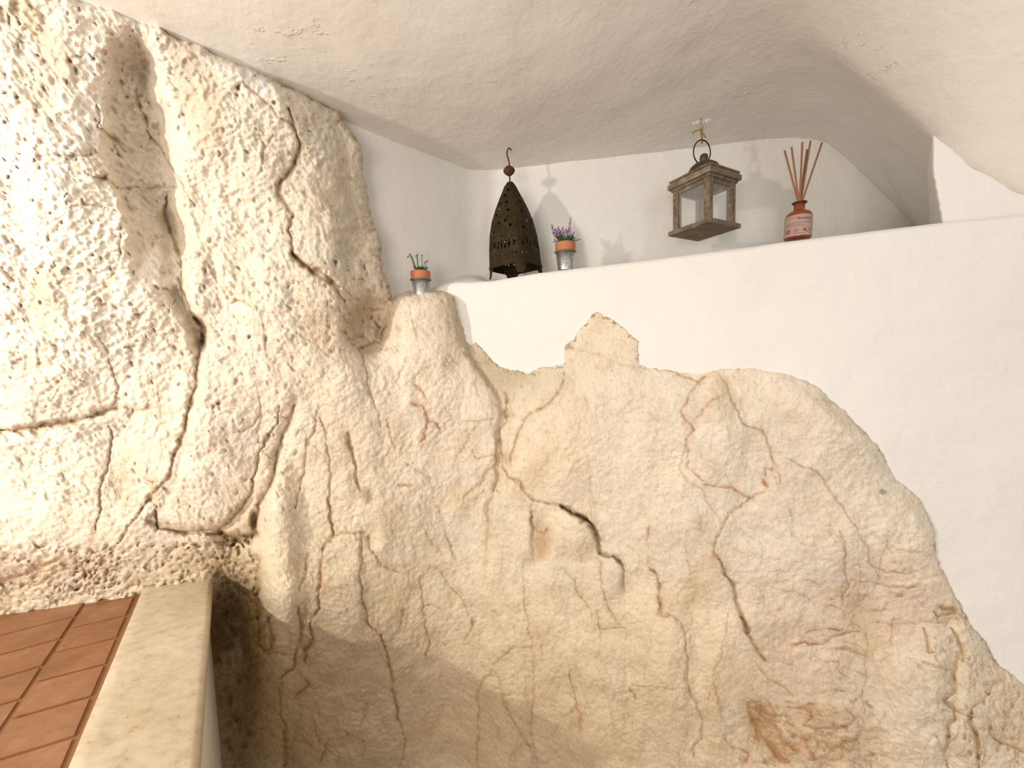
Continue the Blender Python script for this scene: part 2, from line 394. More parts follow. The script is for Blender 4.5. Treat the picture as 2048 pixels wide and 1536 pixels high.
# ------------------------------------------------------------------ cracks and veins, traced: (crop, width px, depth m, ink, colour, points)
BRN = (0.30, 0.17, 0.06); RST = (0.44, 0.16, 0.045); DRK = (0.10, 0.06, 0.025); OLV = (0.17, 0.12, 0.04); TAN = (0.56, 0.41, 0.23)
CROP = {'E': (0, 500, 2.56), 'F': (0, 0, 2.56), 'A': (650, 560, 2.844), 'B': (1300, 700, 2.738), 'C': (1300, 1050, 2.738), 'D': (600, 1000, 2.731), 'H': (400, 1100, 3.52), 'G': (0, 1000, 2.866)}
CR = [
('E',3.2,.008,.75,BRN,'0,925 120,918 240,893 360,880 450,855 540,825 600,805'),('E',2.6,.003,.45,TAN,'600,812 720,818 850,800'),
('E',1.5,.002,.6,BRN,'500,440 545,500 580,620 605,700 595,770 580,800'),('E',2.2,.004,.6,BRN,'555,900 575,960 570,1020 545,1130 515,1220 510,1330 490,1430'),
('E',3.0,.006,.7,BRN,'905,140 940,220 990,340 1040,400 1035,470 1010,560 1010,680 975,780 950,870 930,960 890,1070 860,1170 740,1300 660,1420 600,1500'),
('E',4.5,.012,.8,BRN,'990,345 1040,400 1035,470'),('E',1.2,.001,.4,BRN,'880,800 790,950 760,1060 755,1170'),('E',1.8,.002,.8,BRN,'740,1170 800,1185'),
('E',2.4,.007,.75,BRN,'800,1330 810,1430 900,1440 1010,1445 1110,1430 1180,1390 1230,1330 1290,1230 1320,1100 1325,1040 1420,890 1430,800'),
('E',1.5,.002,.6,BRN,'1325,730 1340,850 1325,930 1330,1010 1400,1080'),('E',3.0,.008,.7,BRN,'1510,790 1480,890 1440,980 1415,1080 1400,1150 1370,1240 1320,1310 1310,1460 1290,1480'),
('E',1.8,.003,.65,BRN,'1620,830 1610,930 1570,980 1560,1120 1530,1240 1515,1320'),('E',2.0,.004,.75,BRN,'1630,860 1665,940 1680,1060 1695,1150 1685,1280 1700,1420 1710,1470 1660,1530'),
('E',1.5,.002,.6,BRN,'1445,480 1480,590 1560,660'),('E',1.6,.002,.7,BRN,'1210,940 1250,930 1300,890 1330,840'),('E',1.4,.002,.55,BRN,'1525,430 1620,490 1690,550'),
('E',3.4,.008,.7,BRN,'1500,20 1600,110 1700,170 1760,260'),('E',1.6,.002,.65,BRN,'1150,215 1170,255 1250,265 1300,300'),('E',1.4,.002,.5,BRN,'1040,40 1100,140 1150,215'),
('E',1.4,.001,.55,BRN,'1350,400 1360,520 1400,600 1420,700'),('E',1.8,.003,.8,DRK,'695,335 750,320'),('E',2.0,.003,.7,BRN,'640,500 700,490'),('E',1.4,.002,.5,BRN,'1420,860 1500,860'),
('F',4.0,.010,.6,BRN,'1480,560 1530,740 1510,840 1440,930 1430,1000 1500,1090 1480,1180 1500,1300 1600,1380 1640,1390 1740,1470'),
('F',2.2,.003,.5,BRN,'1400,690 1350,770 1350,840 1340,880'),('F',2.6,.004,.55,BRN,'500,540 520,600 500,650 590,720 650,780'),('F',3.4,.005,.6,BRN,'690,460 720,560 760,650'),
('F',2.0,.003,.55,BRN,'760,670 820,760 900,900 960,990 1000,1050'),('F',2.4,.004,.65,BRN,'480,910 560,920 600,960'),('F',1.6,.002,.5,BRN,'590,960 700,960 820,960 900,950'),
('F',2.0,.002,.45,BRN,'100,790 200,800 300,795 450,800 500,775'),('F',1.6,.002,.45,BRN,'420,1040 520,1060 600,1080'),('F',3.2,.008,.7,BRN,'860,1000 840,1090 880,1200 915,1290 930,1400 930,1536'),
('F',1.5,.002,.5,BRN,'610,1150 620,1300 590,1400 550,1440'),('F',1.8,.001,.6,RST,'1350,1385 1390,1370 1410,1340'),('F',3.0,.004,.5,BRN,'0,20 40,70 50,130'),
('F',2.2,.003,.6,BRN,'1240,420 1300,470 1380,540 1420,600 1500,640'),('F',3.2,.004,.75,OLV,'820,140 880,180 930,210'),('F',3.0,.003,.7,BRN,'1380,410 1440,430 1560,470 1700,560 1735,590'),
('A',5.0,.026,.85,OLV,'1020,640 1035,680 1025,750 1030,800'),('A',4.0,.018,.7,BRN,'1030,800 1000,850 990,930 1000,970'),
('A',2.6,.005,.75,BRN,'1005,970 1010,1060 1060,1130 1110,1160 1140,1220 1200,1250 1270,1270'),('A',3.2,.016,.8,DRK,'1340,1280 1420,1330 1490,1370 1540,1430'),('A',2.6,.006,.7,BRN,'1270,1270 1340,1280 1400,1320'),
('A',2.4,.003,.7,BRN,'1360,520 1350,600 1320,660 1210,740 1150,780 1110,840 1090,900 1060,1000 1060,1060'),('A',1.3,.002,.6,BRN,'835,960 850,1000 880,1020 960,1000'),
('A',3.6,.003,.55,(.40,.19,.09),'980,1030 920,1100 880,1160 830,1200 800,1240'),('A',4.0,.003,.5,TAN,'990,1100 970,1180 950,1240 930,1300 930,1400 925,1536'),('A',2.4,.002,.6,BRN,'900,1200 860,1250'),('A',1.6,.002,.6,BRN,'985,1040 980,1150 960,1210'),
('A',2.8,.004,.75,(.36,.16,.07),'420,1165 470,1170 510,1180'),('A',3.0,.006,.65,BRN,'130,870 150,960 180,1050 185,1140 195,1200'),('A',1.7,.003,.6,BRN,'170,370 220,430 240,530 260,660 300,740 320,830'),
('A',2.8,.008,.85,DRK,'310,350 320,290 350,270'),('A',2.6,.005,.7,BRN,'190,400 240,370 300,350'),('A',1.4,.001,.7,RST,'400,600 430,530 470,440'),('A',2.0,.002,.8,RST,'520,600 560,650 580,680'),
('A',2.8,.004,.75,RST,'490,700 560,720 580,800 575,900 540,920'),('A',2.0,.002,.7,BRN,'590,810 630,820 660,860'),('A',1.1,.001,.5,BRN,'760,800 860,800 960,790'),
('A',1.8,.003,.6,BRN,'360,790 370,880 400,960'),('A',1.4,.002,.5,BRN,'460,1040 540,1090 600,1130 620,1220'),('A',1.4,.002,.5,BRN,'640,1290 700,1450 720,1536'),
('A',1.6,.002,.5,BRN,'1480,670 1495,740'),('A',2.4,.004,.6,BRN,'1170,1280 1180,1400 1200,1500'),('A',2.8,.002,.7,RST,'1850,1410 1840,1440 1825,1480'),
('A',2.0,.004,.45,TAN,'1370,390 1450,400 1550,430 1650,470 1740,490 1850,505'),('A',4.0,.002,.35,TAN,'1500,1000 1510,1200 1540,1300'),('A',2.6,.004,.8,OLV,'1380,380 1420,380'),
('A',1.6,.001,.5,RST,'1860,505 1990,525'),
('B',2.2,.002,.8,RST,'150,125 215,150 270,175 300,150'),('B',1.9,.002,.75,RST,'270,175 215,240 205,290 165,340 185,385 220,410 240,440 205,490 205,560 210,640 240,670 300,720'),
('B',1.3,.001,.55,BRN,'205,490 180,560 165,640 200,720 290,770 320,850 390,950'),('B',2.1,.002,.8,(.36,.19,.07),'380,130 420,190 425,230 470,310 510,400 560,425 610,440 640,480 660,540 665,580 680,610 670,650 635,650 630,700'),
('B',1.5,.001,.65,RST,'420,230 380,250 320,290 280,350 240,390'),('B',2.2,.003,.85,RST,'300,740 380,755 460,760 500,790 550,815 580,800 625,770'),
('B',2.0,.003,.65,BRN,'550,815 490,860 430,900 410,950 375,1000 355,1060 355,1120 380,1160 410,1230 450,1280'),('B',1.2,.001,.5,BRN,'665,560 740,560'),
('B',1.6,.002,.55,BRN,'740,595 820,630 880,650 950,710 1010,800 1070,880 1100,930 1140,1000 1200,1080 1200,1160 1240,1210 1260,1260'),
('B',1.6,.002,.65,BRN,'1030,980 1070,1040 1065,1150 1075,1240 1090,1290 1060,1360 1055,1420'),('B',1.8,.002,.65,BRN,'1110,1260 1200,1270 1300,1290 1420,1310 1500,1290'),
('B',1.5,.002,.6,BRN,'1230,1190 1300,1220 1380,1225 1400,1190'),('B',1.1,.001,.5,BRN,'1300,1050 1350,1095 1490,1105'),('B',1.2,.001,.5,BRN,'910,265 980,280 1000,295'),
('B',1.3,.001,.55,BRN,'690,650 715,690 710,730 680,740'),('B',2.2,.003,.65,BRN,'0,1190 40,1240 60,1340 60,1450'),('B',3.0,.002,.8,RST,'355,1120 380,1160'),('B',4.0,.001,.85,(.50,.17,.05),'610,705 640,745'),
('C',2.6,.006,.75,BRN,'380,190 430,290 460,330 470,400 500,490 530,560 560,640 600,700 640,740'),('C',4.0,.008,.85,OLV,'500,505 545,590'),('C',1.8,.002,.6,BRN,'575,750 600,790 680,860 740,900 790,940'),
('C',1.5,.002,.5,BRN,'430,480 420,560 400,650 390,740 350,800 350,880 380,950 400,1030'),('C',2.0,.004,.6,BRN,'100,490 150,520 185,560 195,680 210,760 205,850 225,920 260,980 285,1060 280,1160 240,1220 235,1280'),
('C',1.1,.001,.45,BRN,'0,880 100,900 200,900'),('C',2.2,.003,.85,(.28,.06,.03),'780,655 850,640 870,655 950,650 990,620 1030,600 1100,585 1170,575'),
('C',2.0,.002,.7,(.30,.08,.04),'860,590 920,575'),('C',2.2,.002,.7,(.30,.08,.04),'980,575 1050,570'),('C',2.2,.002,.65,BRN,'1020,690 1100,690 1190,710'),
('C',1.8,.003,.55,BRN,'1180,540 1190,640 1180,760 1195,830 1170,900 1165,960 1180,1040'),('C',3.0,.006,.9,OLV,'1590,455 1680,465'),('C',2.2,.004,.75,OLV,'1660,480 1580,500 1550,480'),
('C',2.0,.003,.65,OLV,'1500,560 1520,620 1520,690 1570,695'),('C',2.4,.004,.6,BRN,'1650,560 1680,620 1700,690 1665,760 1660,820 1670,900 1620,960 1660,1000 1670,1050 1630,1100 1635,1200 1610,1260 1630,1331'),
('C',1.8,.002,.55,BRN,'1490,750 1570,780 1650,800'),('C',3.0,.006,.65,BRN,'1770,1010 1760,1080 1790,1170 1800,1260 1800,1331'),('C',2.0,.003,.6,BRN,'1880,860 1860,910 1830,960 1770,1000'),
('C',2.0,.003,.55,BRN,'1860,1070 1870,1150 1920,1190 2048,1240'),('C',2.2,.002,.65,BRN,'930,920 1000,910 1080,905'),('C',2.6,.003,.75,(.34,.14,.04),'750,1000 830,1000 880,990 885,1060 850,1100 920,1120 1000,1110 1080,1105 1140,1050'),
('C',5,.004,.8,(.36,.19,.06),'540,990 570,1080 600,1160 680,1230 760,1300'),('C',4,.004,.75,RST,'600,1030 680,1100 740,1180 800,1240'),('C',3,.003,.7,RST,'460,1230 540,1240 520,1300'),
('C',4,.003,.8,RST,'640,1180 690,1260 740,1310'),('C',2,.002,.6,RST,'410,1150 430,1200 470,1240'),('C',4.5,.002,.7,(.40,.2,.07),'590,1000 650,1040 700,1050'),('C',3,.002,.7,RST,'740,1190 800,1235'),
('C',3.5,.002,.65,BRN,'960,1190 1000,1230 1050,1190 1130,1190'),('C',3,.002,.6,RST,'830,1170 880,1240 900,1290'),('C',3,.002,.6,BRN,'880,1290 960,1280 1060,1290'),('C',3,.002,.7,RST,'1340,395 1380,385'),
('C',1.4,.001,.5,BRN,'910,720 950,750 1030,750 1040,810 1080,830'),('C',1.5,.001,.5,BRN,'1340,500 1320,560 1330,680'),('C',1.5,.001,.5,BRN,'1480,520 1560,540 1640,530'),('C',2.2,.002,.6,BRN,'1130,800 1190,830'),
('C',3,.003,.75,OLV,'1880,735 1910,770'),('C',3.4,.003,.6,(.42,.22,.08),'1920,1190 1900,1240'),
('D',1.8,.003,.65,BRN,'155,0 165,100 185,190 140,240 120,330 110,450 100,520 110,590 60,680 70,760 20,830'),('D',2.2,.003,.65,BRN,'185,190 250,180 340,180 370,190 390,270 430,340 480,370 540,400'),
('D',2.1,.004,.75,BRN,'335,190 340,300 330,450 350,580 370,670 440,740'),('D',3.0,.006,.8,BRN,'440,740 480,840 500,960 515,1080 540,1200'),('D',1.8,.003,.65,BRN,'540,1200 578,1320 545,1464'),
('D',1.4,.001,.6,BRN,'720,350 690,410 650,410'),('D',2.0,.003,.7,BRN,'650,410 665,500 675,580 680,660 710,780 680,860'),('D',1.8,.002,.7,RST,'675,580 740,570'),
('D',1.6,.002,.6,BRN,'730,350 780,410 830,480 900,550 920,620'),('D',2.2,.003,.7,BRN,'945,640 940,700 900,770'),('D',1.2,.001,.5,BRN,'500,960 560,920 620,900'),
('D',2.0,.003,.6,BRN,'1280,800 1180,810 1110,850 1065,900'),('D',2.2,.003,.55,BRN,'1060,930 1000,980 970,1050 980,1150 970,1300 970,1464'),('D',1.5,.002,.65,BRN,'1070,940 1090,1000 1120,1120 1180,1240 1250,1350 1290,1440'),
('D',1.5,.002,.5,BRN,'1215,350 1220,500 1245,650 1255,740 1275,850 1280,1000 1270,1150 1265,1320 1300,1440'),('D',1.8,.002,.7,BRN,'1475,930 1480,1000 1505,1070 1520,1160'),('D',4.5,.002,.5,(.46,.24,.08),'1515,1130 1525,1180 1530,1270'),
('D',3.6,.020,.9,DRK,'1510,85 1570,110 1610,160 1630,230 1645,290'),('D',2.2,.010,.9,DRK,'1645,290 1710,310 1770,350'),('D',2.0,.006,.7,BRN,'1770,350 1768,430 1770,500'),
('D',1.4,.001,.6,BRN,'1440,370 1500,450 1520,520 1580,590 1595,650'),('D',1.6,.002,.6,BRN,'1640,340 1650,480 1690,600 1750,680'),('D',1.6,.002,.6,BRN,'1620,600 1640,700 1700,700 1780,700'),
('D',1.4,.001,.5,BRN,'1640,680 1650,800'),('D',1.8,.003,.65,BRN,'1930,380 1960,450 1960,540 1975,640 2030,640'),('D',2.4,.003,.7,BRN,'1800,1030 1840,1080'),('D',1.1,.001,.5,BRN,'1820,1010 2048,1040'),
('D',1.4,.002,.5,BRN,'680,160 720,240 780,300'),('D',1.4,.002,.55,BRN,'790,160 820,250 860,340'),('D',2.6,.005,.75,BRN,'1270,60 1265,130 1330,190 1350,160'),('D',5,.002,.4,TAN,'1030,60 1020,240 1010,390'),
('D',2.6,.003,.7,OLV,'1915,375 1945,400'),('D',2.0,.002,.75,DRK,'1950,520 1965,540'),('D',2.0,.002,.5,BRN,'565,600 550,700'),
('H',3.4,.006,.75,(.26,.15,.04),'690,410 710,500 705,600 710,660 670,740 660,830 570,900'),('H',2.6,.004,.65,BRN,'570,900 560,1000 565,1160 600,1220'),('H',4.2,.006,.7,BRN,'600,1220 595,1350 605,1450 600,1536'),
('H',4.0,.003,.6,RST,'850,100 850,200 840,280'),('H',1.6,.003,.7,BRN,'830,320 850,400 780,490 780,580 800,640'),('H',5.0,.005,.8,(.30,.12,.04),'800,650 740,700 735,800'),('H',3.4,.003,.75,(.30,.12,.04),'750,900 755,950 670,1045'),
('H',6,.010,.8,(.26,.14,.04),'410,470 410,650 450,700 510,690 500,560 490,480'),('H',3.0,.003,.75,BRN,'250,510 400,480'),('H',3.0,.003,.7,BRN,'520,720 610,745'),
('H',6,.010,.7,(.38,.23,.09),'410,100 400,300 405,480'),('H',1.8,.002,.55,BRN,'780,1170 820,1300 840,1380'),('H',3.6,.002,.6,OLV,'900,1350 850,1500'),('H',1.5,.001,.5,BRN,'650,1340 740,1360 800,1390'),
('H',2.4,.004,.65,BRN,'750,30 755,120 720,240 700,300'),('G',5,.004,.6,(.45,.28,.13),'0,470 150,430 300,360 380,320'),('G',4,.006,.75,BRN,'1190,200 1260,180 1350,220 1440,235'),('G',3,.004,.7,BRN,'1240,240 1340,230 1430,250'),
('G',3,.006,.85,DRK,'1390,210 1460,205'),('G',2.5,.003,.6,BRN,'900,60 905,170'),
]
def local(pts, m):
    xs = [p[0] for p in pts]; ys = [p[1] for p in pts]
    c0, c1 = np.searchsorted(gx, [min(xs) - m, max(xs) + m]); r0_, r1 = np.searchsorted(gy, [min(ys) - m, max(ys) + m])
    return (slice(r0_, r1), slice(c0, c1)) if r1 > r0_ and c1 > c0 else None
def ink(pts, w, depth, a, color, taper=True, halo=True):
    w *= 1.12; a = min(.98, a * 1.28); depth *= 1.3
    s = local(pts, 8 * w + 14)
    if s is None: return
    dd, t = seg_dist(QX[s], QY[s], pts)
    wv = 0.75 + 0.55 * noise(WX[s] * 40, WZ[s] * 40, 51)
    if taper: wv = wv * (0.45 + 0.55 * np.clip(np.minimum(t, 1 - t) * 6, 0, 1))
    ww = w * np.clip(wv, 0.3, 2)
    g = np.exp(-(dd / (ww * 0.95)) ** 2)
    R[s] -= depth * np.exp(-(dd / (ww * 1.5)) ** 2)
    cc = COL[s]
    if halo:
        h = (0.30 * a * np.exp(-(dd / (ww * 3.2 + 2)) ** 2))[..., None]
        cc = cc * (1 - h) + np.array((0.55, 0.38, 0.20)) * h
    g = np.clip(a * g * np.clip(0.75 + 0.5 * noise(WX[s] * 60, WZ[s] * 60, 52), 0.2, 1.2), 0, .97)[..., None]
    COL[s] = cc * (1 - g) + np.array(color) * g
for cr, w, dep, a, c_, s_ in CR:
    ox, oy, k = CROP[cr]
    ink([(ox + float(q.split(',')[0]) / k, oy + float(q.split(',')[1]) / k) for q in s_.split()], w, dep, a, c_)
# fine network of hair cracks that wanders between the big ones
rd = random.Random(11)
def hair(n, box, ang, L, w, a, color, depth=.001):
    for _ in range(n):
        x = rd.uniform(box[0], box[2]); y = rd.uniform(box[1], box[3]); an = math.radians(ang + rd.gauss(0, 16)); p = [(x, y)]
        for k in range(rd.randint(3, 6)):
            an += rd.gauss(0, .32); l = rd.uniform(.5, 1.2) * L; x += math.cos(an) * l; y += math.sin(an) * l; p.append((x, y))
        ink(p, w * rd.uniform(.6, 1.2), depth, a * rd.uniform(.5, 1), color)
hair(46, (620, 1020, 1900, 1500), 88, 26, 1.1, .5, BRN); hair(18, (780, 700, 1000, 1000), 88, 18, 1.0, .45, BRN)
hair(40, (1480, 1140, 1900, 1330), 4, 13, 1.3, .55, (.36, .17, .10)); hair(34, (1480, 1380, 1740, 1536), 15, 12, 2.0, .6, (.36, .17, .06))
hair(30, (1850, 1200, 2040, 1520), 80, 16, 1.5, .5, BRN); hair(34, (0, 620, 500, 1060), 80, 16, 1.1, .4, BRN)
hair(26, (300, 560, 620, 1000), 80, 14, 1.2, .45, BRN); hair(20, (1400, 900, 1880, 1130), 60, 16, 0.9, .4, BRN)
hair(26, (430, 1200, 640, 1520), 85, 16, 1.8, .5, BRN)
# worm-eaten, pitted patches and single pits
def pits(n, box, ang, L, w, a, color, depth):
    for _ in range(n):
        x = rd.uniform(box[0], box[2]); y = rd.uniform(box[1], box[3]); an = math.radians(ang + rd.gauss(0, 25)); l = L * rd.uniform(.4, 1.5)
        ink([(x, y), (x + math.cos(an) * l, y + math.sin(an) * l)], w * rd.uniform(.6, 1.4), depth * rd.uniform(.5, 1.5), a * rd.uniform(.6, 1), color, False, False)
pits(330, (150, 1085, 510, 1190), 150, 6, 1.9, .8, (.33, .19, .07), .004); pits(120, (0, 1090, 260, 1230), 155, 12, 1.8, .55, (.42, .27, .13), .003)
pits(90, (430, 1060, 520, 1200), 100, 6, 2.2, .8, (.26, .14, .05), .005); pits(330, (0, 0, 620, 620), 60, 5, 2.1, .85, (.30, .19, .09), .003)
pits(170, (250, 560, 620, 1060), 80, 5, 2.0, .85, (.34, .18, .08), .003); pits(80, (0, 600, 260, 860), 20, 6, 2.1, .8, (.38, .20, .10), .002)
pits(190, (560, 200, 770, 600), 60, 5, 1.7, .75, (.42, .28, .14), .001); pits(110, (650, 520, 800, 700), 60, 6, 2.2, .6, (.36, .22, .10), .004)
pits(90, (880, 590, 1080, 780), 50, 5, 1.8, .5, (.36, .27, .14), .002); pits(150, (1040, 700, 1900, 1200), 60, 2.5, 1.0, .6, (.36, .24, .13), .0008)
pits(160, (420, 1180, 540, 1530), 130, 10, 3.0, .5, (.20, .12, .03), .003); pits(90, (1870, 1200, 2048, 1536), 70, 6, 1.8, .6, (.33, .22, .10), .003)
pits(70, (780, 1180, 1150, 1500), 120, 6, 1.6, .5, (.40, .26, .13), .001); pits(50, (1130, 625, 1280, 735), 80, 4, 1.3, .6, (.42, .28, .14), .001)
pits(70, (1490, 1400, 1740, 1536), 40, 14, 2.6, .65, (.33, .15, .05), .002)
for (a_, b_, n_, c_) in (((1132, 704), (1146, 681), 8, OLV), ((1146, 681), (1191, 623), 12, OLV), ((1191, 623), (1278, 690), 14, BRN), ((1278, 690), (1279, 728), 6, BRN), ((1700, 834), (1789, 956), 20, OLV), ((1870, 1060), (1888, 1146), 6, BRN), ((1905, 1190), (2010, 1342), 26, OLV),
        ((323, 54), (417, 110), 18, OLV), ((540, 163), (676, 224), 30, BRN), ((680, 240), (717, 294), 8, BRN), ((723, 348), (778, 600), 26, BRN), ((903, 594), (998, 732), 22, OLV), ((998, 732), (1072, 738), 14, OLV), ((1104, 732), (1130, 728), 4, OLV)):
    for _ in range(n_):
        # follow the traced outline between the two ends
        f = rd.random(); tx_ = a_[0] + (b_[0] - a_[0]) * f; ty_ = a_[1] + (b_[1] - a_[1]) * f
        ds = [((tx_ - x) ** 2 + (ty_ - y) ** 2, i_) for i_, (x, y) in enumerate(OUT[:-5])]
        i_ = min(ds)[1]; j_ = min(i_ + 1, len(OUT) - 1); g_ = rd.random() * .9
        x = OUT[i_][0] + (OUT[j_][0] - OUT[i_][0]) * g_ + rd.uniform(-1, 1); y = OUT[i_][1] + (OUT[j_][1] - OUT[i_][1]) * g_ + rd.uniform(-1, 4)
        an = rd.uniform(0, 3.1); l = rd.uniform(1, 7); ink([(x, y), (x + math.cos(an) * l, y + math.sin(an) * l)], rd.uniform(.9, 2.0), .001, rd.uniform(.5, .8), c_, False, False)
# patches with an edge of their own, and one painted shade
tint(blob(734, 992, 13, 17, 0, 2.2) * .75, (0.40, 0.25, 0.12)); tint(blob(1766, 984, 9, 6, 10, 4) * .9, (0.34, 0.33, 0.27))
tint(blob(1083, 1090, 16, 32, 0, 2) * .7, (0.50, 0.29, 0.12)); tint(blob(1062, 1118, 22, 12, 0, 2) * .4, (0.55, 0.36, 0.18))
tint(blob(1520, 1440, 34, 55, -25, 2) * .5, (0.34, 0.20, 0.075)); tint(blob(1560, 1490, 60, 40, 25, 1.5) * .3, (0.48, 0.27, 0.12)); tint(blob(1680, 1500, 80, 40, 0) * .5, (0.50, 0.33, 0.19)); tint(blob(1640, 1425, 100, 14, 5) * .5, (0.44, 0.27, 0.13)); tint(blob(508, 1038, 8, 16, 0, 3) * .5, (0.55, 0.38, 0.2))
tint(blob(780, 1131, 32, 8, 0, 2) * .5, (0.55, 0.33, 0.16)); tint(blob(1008, 915, 24, 14, 0, 2) * .35, (0.45, 0.27, 0.15))
tint(blob(505, 155, 30, 20, 35, 2) * .75, (0.74, 0.71, 0.66)); tint(blob(520, 170, 14, 26, -35, 3) * .9, (0.80, 0.78, 0.74))
tint(blob(440, 135, 45, 14, 30, 2) * .7, (0.76, 0.73, 0.68)); tint(blob(255, 110, 40, 60, 0, 2) * .5, (0.55, 0.45, 0.36))  # last blob: shade inside the fold, put into the stone colour
tint(blob(372, 120, 40, 36, 40, 2) * .5, (0.62, 0.52, 0.42))

lum_ = COL.mean(-1, keepdims=True); kk = (0.14 * (1 - sstep(1050, 1300, GY)))[..., None]
COL = COL * (1 - kk) + lum_ * 1.06 * kk
# chiselled skin of the stone, coarsest at the upper left
def strokes(th, seed):
    c_, s_ = math.cos(th), math.sin(th)
    cu = WX * c_ + WZ * s_; cv = -WX * s_ + WZ * c_
    wv = 0.5 * noise(WX * 34, WZ * 34, 65)
    return noise(cu * 58 + wv, cv * 92 + wv, seed) + 0.55 * noise(cu * 120, cv * 165, seed + 1)
bl = sstep(-.25, .25, noise(WX * 3, WZ * 3, 61))
ch = (strokes(.5, 62) * bl + strokes(-1.0, 64) * (1 - bl)) / np.sqrt(bl ** 2 + (1 - bl) ** 2)
ch = np.clip(ch, -1.2, .8)
amp = 0.0017 + 0.0028 * blob(150, 250, 480, 520, 0, 1.5) + 0.0007 * blob(100, 900, 400, 300) + .0005 * blob(560, 900, 400, 500) + 0.0013 * blob(60, 1170, 460, 70, 0, 1.5)
amp = amp * (1 - 0.35 * sstep(1250, 1600, GX))
R += amp * ch * (0.75 + 0.5 * sstep(-.3, .4, noise(WX * 8, WZ * 8, 66)))

# where the plaster takes over the stone turns back into the wall
Yf = solve(tx, tz, Yfront)
edge = np.clip(sd, -60, 400)
right = sstep(900, 960, GX)                      # beside the flat plaster, against the open niche further left
low = 0.010 + 0.030 * np.exp(-((GX - 930) / 60) ** 2) * (GY < 760) 
rim = np.where(edge > 0, 0, -edge * 0.004)
Y = Y - R
ins = np.clip(edge / 26.0, 0, 1)
Yin = Y
Yw = Yf - 0.0015                                  # height of the plaster face
Yright = Yw * (1 - np.sqrt(ins)) + np.minimum(Y, Yf - 0.006) * np.sqrt(ins) + np.where(edge < 0, -edge * 0.003, 0)
Yleft = Y + np.where(edge < 0, (-edge) * 0.010, 0) + 0.020 * (1 - np.clip(edge / 22.0, 0, 1)) ** 2
Y = Yleft * (1 - right) + Yright * right
keep = (edge > -30)
keep = (keep[:-1, :-1] & keep[1:, 1:])
P = np.stack([tx * Y, Y, EYE + tz * Y], -1)
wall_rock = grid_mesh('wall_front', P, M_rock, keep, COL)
tag(wall_rock, 'bare cream limestone rock face with brown cracks and rust veins below and left of the ledge', 'rock wall', kind='structure')
del P
# ================================================================== white plaster of the room
EDGE = [(840,600),(862,585),(875,575),(890,569),(910,565.5),(940,565),(985,562),(1080,546),(1130,540),(1300,520),(1400,507),(1500,494),(1570,484),(1650,474),(1700,468),(1780,458),(1880,446),(1960,438),(2048,429),(2400,390),(2900,330)]
ex = np.array([e[0] for e in EDGE], float); ey = np.array([e[1] for e in EDGE], float)
def yedge(x): return np.interp(x, ex, ey)
def wob(X, Z, a=.003, s=0): return a * fbm(X * 3.1 + 5, Z * 3.1 + 5, 3, 71 + s) + a * .10 * noise(X * 14, Z * 14, 75 + s)

# plastered front wall below the ledge edge
ux = axis(840, 2750, 850, 2060, 7); v = np.concatenate([np.linspace(0, 10, 8), np.linspace(14, 1500, 170)])
UX, V = np.meshgrid(ux, v); UY = yedge(UX) + V
a, b = ray(UX, UY); Yw = solve(a, b, Yfront) + 0.008 * (1 - np.clip(V / 9, 0, 1)) ** 2
Yw = Yw - wob(a * Yw, b * Yw) * sstep(0, 60, V) - 0.02 * np.clip((975 - UX) / 60, 0, 2) * 0
wob_edge_P = np.stack([a * Yw, Yw, EYE + b * Yw], -1)
rows = [wob_edge_P]
# flat top of the ledge, running back into the niche
edge_line = wob_edge_P[0]
nb = 26; top = []
for k in range(nb):
    s_ = (nb - 1 - k) / (nb - 1); s_ = s_ ** 1.3
    q = edge_line.copy(); q[:, 1] = q[:, 1] + s_ * (1.42 - q[:, 1])
    dY = q[:, 1] - edge_line[:, 1]
    rise = 0.34 * dY * (1 - sstep(930, 1010, ux)) - 0.0
    q[:, 2] += np.minimum(rise, .05) + 0.006 * (1 - np.exp(-dY / 0.01)) * 0.3
    top.append(q)
allP = np.concatenate([np.array(top)[:-1], wob_edge_P], 0)
w = grid_mesh('wall_right', allP, M_white)
tag(w, 'smooth white plastered wall with a flat topped ledge above the bare rock', 'wall', kind='structure')

# low plaster floor of the niche's left end, on which the small pot stands
bm = bmesh.new(); n = 24
for j in range(n):
    for i in range(n):
        x = -0.37 + 0.31 * i / (n - 1); ys_ = max(1.100, float(Yfront(x, 0)) + .012); y = ys_ + (1.39 - ys_) * j / (n - 1)
        z = EYE + 0.181 + 0.012 * max(0, (y - 1.17)) / .2 + 0.0015 * math.sin(i * 1.3 + j)
        bm.verts.new((x, y, z))
bm.verts.ensure_lookup_table()
for j in range(n - 1):
    for i in range(n - 1): bm.faces.new([bm.verts[k] for k in (j * n + i, j * n + i + 1, (j + 1) * n + i + 1, (j + 1) * n + i)])
o = obj('trim_1', bm, M_white); tag(o, 'low white plaster sill at the left end of the niche behind the rock', 'sill', kind='structure')

# niche: left return and back wall
def niche(name, x0, x1, lab):
    ux = np.arange(x0, x1 + 1, 5.0); uy = np.arange(60, 720, 6.0)
    UX, UY = np.meshgrid(ux, uy); a, b = ray(UX, UY)
    Yn = solve(a, b, lambda X, z: Ybackplan(X), 1.2, 30)
    Yn = Yn - wob(a * Yn, b * Yn, .004, 9) * (1 + 0 * Yn)
    Yn = Yn + 0.12 * sstep(604, 625, UY) * (1 - sstep(830, 860, UX))
    o = grid_mesh(name, np.stack([a * Yn, Yn, EYE + b * Yn], -1), M_white)
    tag(o, lab, 'wall', kind='structure'); return o
niche('wall_left', 620, 935, 'white plastered left side of the niche between rock and corner')
niche('wall_back', 935, 1960, 'white plastered back wall of the niche behind the lanterns')

